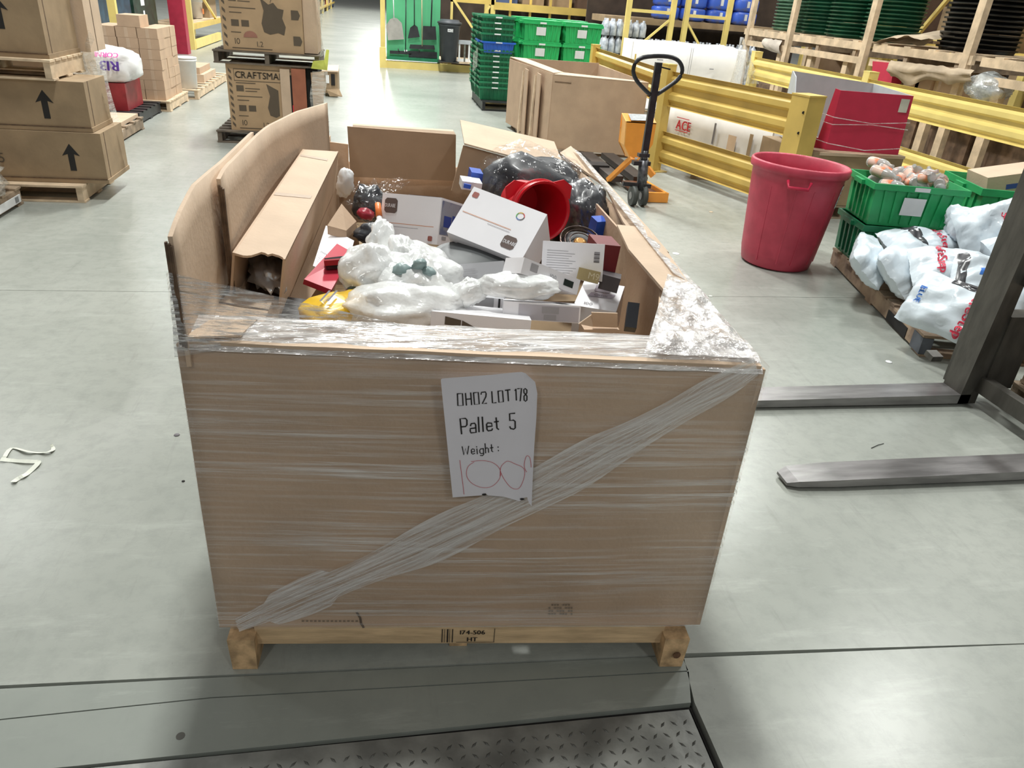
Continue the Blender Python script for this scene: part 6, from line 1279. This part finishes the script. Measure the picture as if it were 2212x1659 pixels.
# white bags
BAGW = mat('pale_blue_bag', (.66, .74, .80), .3, var=.05, scale=4, bump=.12, bscale=12, coat=.25)
class Pil:
    def __init__(s, c, e, rot, seed=0, amp=.03): s.c = V(c); s.e = e; s.M = Euler(rot).to_matrix(); s.s = seed; s.a = amp
    def top(s, u, v, off=0.0, side=1):
        """u, v in -1..1 over the pillow, side +1 top, -1 underside"""
        L, W_, H = s.e; pf = (max(0, 1 - abs(u) ** 3.0) ** .55) * (max(0, 1 - abs(v) ** 2.6) ** .55)
        n1 = noise.noise(V((u * 2.2 + s.s, v * 2.2, 1.7))) ; n2 = abs(noise.noise(V((u * 3.1, v * 6 + s.s, 4)))); n3 = noise.noise(V((u * 9, v * 11, s.s)))
        z = side * H * pf * (1 + .22 * n1) + s.a * (n1 - n2 * 1.2 + .35 * n3)
        pin = 1 - .10 * abs(v) ** 2 * (1 - abs(u)) + .04 * n1
        return s.c + s.M @ V((u * L * (1 + .03 * n3), v * W_ * pin * (1 - .12 * abs(u) ** 6), z + off * side))
    def mb(s):
        mb = MB(); mb.grid(lambda a, b: s.top(2 * a - 1, 2 * b - 1), 30, 22); mb.grid(lambda a, b: s.top(1 - 2 * a, 2 * b - 1, side=-1), 30, 22); return mb
def saltbag(c, e, rot, seed, label, txt=None, stripe=None, blue=None, extra=None, amp=.014):
    p = Pil(c, e, rot, seed, amp); t = thing('salt_bag', label, 'bag', V(c) - V((0, 0, e[2])), 'white and black bags on the worn pallet'); part(p.mb(), 'bag_body', BAGW, t)
    L, W_, H = e
    def fm(u0, v0, su=1): return lambda a, b: p.top(u0 + a / L, v0 + b / W_, .006)
    if stripe:
        u0, u1, v0, v1 = stripe; mb = MB(); mb.grid(lambda a, b: p.top(u0 + (u1 - u0) * a, v0 + (v1 - v0) * b, .004), 14, 8); part(mb, 'black_stripe', mat('black_bag_print', (.03, .03, .035), .3, coat=.3), t)
    if txt:
        for (s_, u0, v0, h_, m_) in txt: mb = MB(); text(mb, s_.strip('-'), None, None, None, h_, 1.0, .05, fn=(lambda a, b, u0=u0, v0=v0: p.top(u0 + b / L, v0 - a / W_, .007)) if s_[0] == '-' else fm(u0, v0)); part(mb, 'lettering', m_, t)
    if blue: u0, v0, w_ = blue; mb = MB(); mb.grid(lambda a, b: p.top(u0 + w_ * a, v0 + w_ * 1.2 * b, .004), 3, 3); part(mb, 'blue_print', BI2, t)
    return t
BI2 = flat('bright_blue_ink', (.04, .18, .60)); RI = flat('bag_red_ink', (.72, .05, .10))
def bagat(px, py, z, e, rot, *a, **k): c = G(px, py, z); return saltbag(c, e, rot, *a, **k)
e_ = (.27, .19, .085)
S_ = 'SafeStep'
bagat(1880, 562, .30, (.22, .15, .085), (.75, -.15, .95), 1, 'plain white bag leaning up at the left end of the pile')
bagat(1958, 572, .31, (.29, .18, .10), (.80, -.1, .72), 2, 'white bag with a broad black side stripe, left of the lettered one', stripe=(-.62, .8, -.80, -.20), txt=[(S_, -.10, -.62, .040, RI)])
bagat(2058, 668, .315, (.25, .175, .085), (.95, .0, -1.15), 3, 'largest white bag with tall red lettering, nearest on the pallet', txt=[('-' + S_, .38, .60, .050, RI), ('-BLUE', -.72, .25, .030, BI2)], stripe=(-.25, .45, .66, .90))
bagat(2068, 588, .37, (.27, .18, .10), (.50, .0, -.35), 4, 'white bag with red and blue dots behind the largest lettered bag', txt=[('-' + S_, -.55, .75, .045, RI)], blue=(.1, -.3, .12))
bagat(2000, 528, .36, (.31, .15, .09), (.25, .0, .0), 5, 'white bag lying flat at the back of the pile, before the green totes', stripe=(-.55, -.25, -.9, .9), txt=[('-' + S_, .1, .6, .045, RI)])
bagat(2085, 488, .50, (.14, .14, .09), (.8, .3, .4), 6, 'crinkled white bag with black printing under the upright one', stripe=(-.2, .5, -.5, .9), amp=.03)
bagat(2150, 498, .54, (.22, .20, .11), (.95, -.35, -.3), 7, 'upright white bag at the top of the pile', txt=[('-' + S_, .1, .4, .05, RI)], amp=.025)
bagat(2135, 615, .36, (.22, .18, .10), (.6, .2, -.4), 8, 'white bag with a blue square, partly behind the steel mast', stripe=(-.95, -.75, -.8, .8), blue=(-.5, -.2, .2))
bagat(2195, 560, .42, (.22, .17, .10), (.5, .1, .3), 9, 'white bag right of the steel mast at the picture edge')
bagat(2188, 640, .30, (.2, .16, .12), (.7, 0, .2), 10, 'grey clear white bag low behind the steel mast', amp=.025)
# tall red lettering running down the largest bag, in its own plane
# ================================================================ fork lift forks and mast foot
fk = thing('fork_carriage', 'black steel forks on the floor with their upright carriage, right of the big box', 'forklift part', (2.8, 2.5, 0))
def tine(x0, x1, y0, y1, label=None, z=.038):
    mb = MB(); n = 10; w_ = y1 - y0; top = []; 
    prof = [(0, .62, .012), (.02, .85, .026), (.10, .98, .032), (.25, 1, .036), (1, 1, .050)]
    rings = []
    for t, ww, th in prof:
        x = x0 + (x1 - x0) * t; yc_ = (y0 + y1) / 2; h2 = w_ * ww / 2; zb = .012
        rings.append([V((x, yc_ - h2, zb)), V((x, yc_ + h2, zb)), V((x, yc_ + h2, zb + th)), V((x, yc_ - h2, zb + th))])
    mb.loft(rings, sm=False); return part(mb, 'fork_tine', STEEL, fk, label)
tine(1.30, 2.88, 2.80, 2.93); tine(1.575, 3.6, 2.16, 2.29, 'fork tine with a scraped shiny tip')
mb = MB(); mb.hexa([(2.82, 2.80, .012), (2.92, 2.80, .012), (2.92, 2.93, .012), (2.82, 2.93, .012)], [(2.875, 2.80, 1.35), (2.93, 2.80, 1.35), (2.93, 2.93, 1.35), (2.875, 2.93, 1.35)]); part(mb, 'fork_shank', STEELD, fk)
for a, b, w_, h_ in (((2.92, 2.0, .12), (2.92, 2.92, .12), .05, .08), ((2.93, 2.3, .66), (2.93, 2.92, .66), .05, .05)): mb = MB(); mb.bar(a, b, w_, h_); part(mb, 'carriage_bar', STEELD, fk)
mb = MB(); mb.bar((2.90, 2.16, .012), (3.62, 2.16, .012), .04, .03); 
mb = MB(); mb.bar((2.95, 3.02, .02), (2.95, 3.02, 1.3), .06, .05); part(mb, 'mast_channel', STEELD, fk); mb = MB(); mb.bar((3.0, 2.84, .10), (3.0, 2.84, .48), .10, .16); part(mb, 'mast_bracket', STEELD, fk)
mb = MB(); mb.bar((2.80, 3.0, .16), (2.80, 3.06, .17), .06, .03); part(mb, 'stop_bracket', STEELD, fk)
# old pallets right of the mast
for k in range(4):
    pallet(3.06 + .02 * k, 4.15, 1.85 + .03 * k, 2.78 - .02 * k, .001 + .126 * k, ('lowest', 'second', 'third', 'topmost')[k] + ' worn pallet of the stack at the right picture edge behind the forks', WOODO, .122, along='y', n=7, rz=-.10)
# ================================================================ small things on the floor
mb = MB(); pts = smooth([(8, 990), (25, 968), (60, 975), (90, 978), (114, 972), (112, 962)], 4); 
ps = [G(p.x, p.y, .006 + .004 * math.sin(i)) for i, p in enumerate(pts)]
mb.ribbon(ps, .014, (.1, .3, 1)); ps2 = smooth([(5, 992), (30, 995), (75, 997), (82, 1000), (60, 1022), (45, 1030), (30, 1040)], 4); mb.ribbon([G(p.x, p.y, .006 + .003 * math.cos(i)) for i, p in enumerate(ps2)], .018, (.1, -.2, 1))
solo(mb, 'paper_strip', mat('pale_strip', (.66, .68, .60), .6), 'curled torn strip of white paper on the bare floor at the left', 'litter')
for k, (x, y_, r_, m_, nm, lb) in enumerate(((382, 940, .012, INKG, 'floor_mark', 'grey oval scuff on the floor left of the big box'), (396, 1040, .006, INK, 'dark_chip', 'tiny dark chip on the floor beside the big box, left'), (1536, 458, .02, WOODP, 'wood_splinter', 'small wood splinter on the floor near the far end of the big box'), (1460, 548, .03, WHTG, 'paper_scrap', 'white scrap at the right side of the big box'), (1535, 640, .014, mat('pale_strip', (.66, .68, .60)), 'paper_scrap', 'small pale scrap on the floor joint right of the big box'), (1920, 782, .02, WHTG, 'paper_scrap', 'white scrap on the floor beside the worn pallet'), (1615, 515, .02, mat('dull_yellow', (.35, .30, .06)), 'yellow_chip', 'yellow chip on the floor at the foot of the red trash can'))):
    q = G(x, y_); mb = MB(); mb.lathe(q, UZ, [(r_, .001), (r_ * .9, .003), (.001, .0035)], 7); solo(mb, nm, m_, lb, 'litter')
mb = MB(); mb.tube([G(1882, 968, .002), G(1897, 961, .003), G(1909, 958, .002)], .0015, 6); solo(mb, 'dark_thread', INK, 'short dark thread on the floor between the forks', 'litter')
# ================================================================ far building walls
WL = mat('far_wall_paint', (.42, .44, .44), .8)
for nm, a in (('wall_far', (-39, 51, 103.6, 103.9, 0, 10)), ('wall_right', (50.6, 50.9, -20, 103.6, 0, 10)), ('wall_left', (-38.9, -38.6, -20, 103.6, 0, 10))): solo(bx(*a), nm, WL, kind='structure')
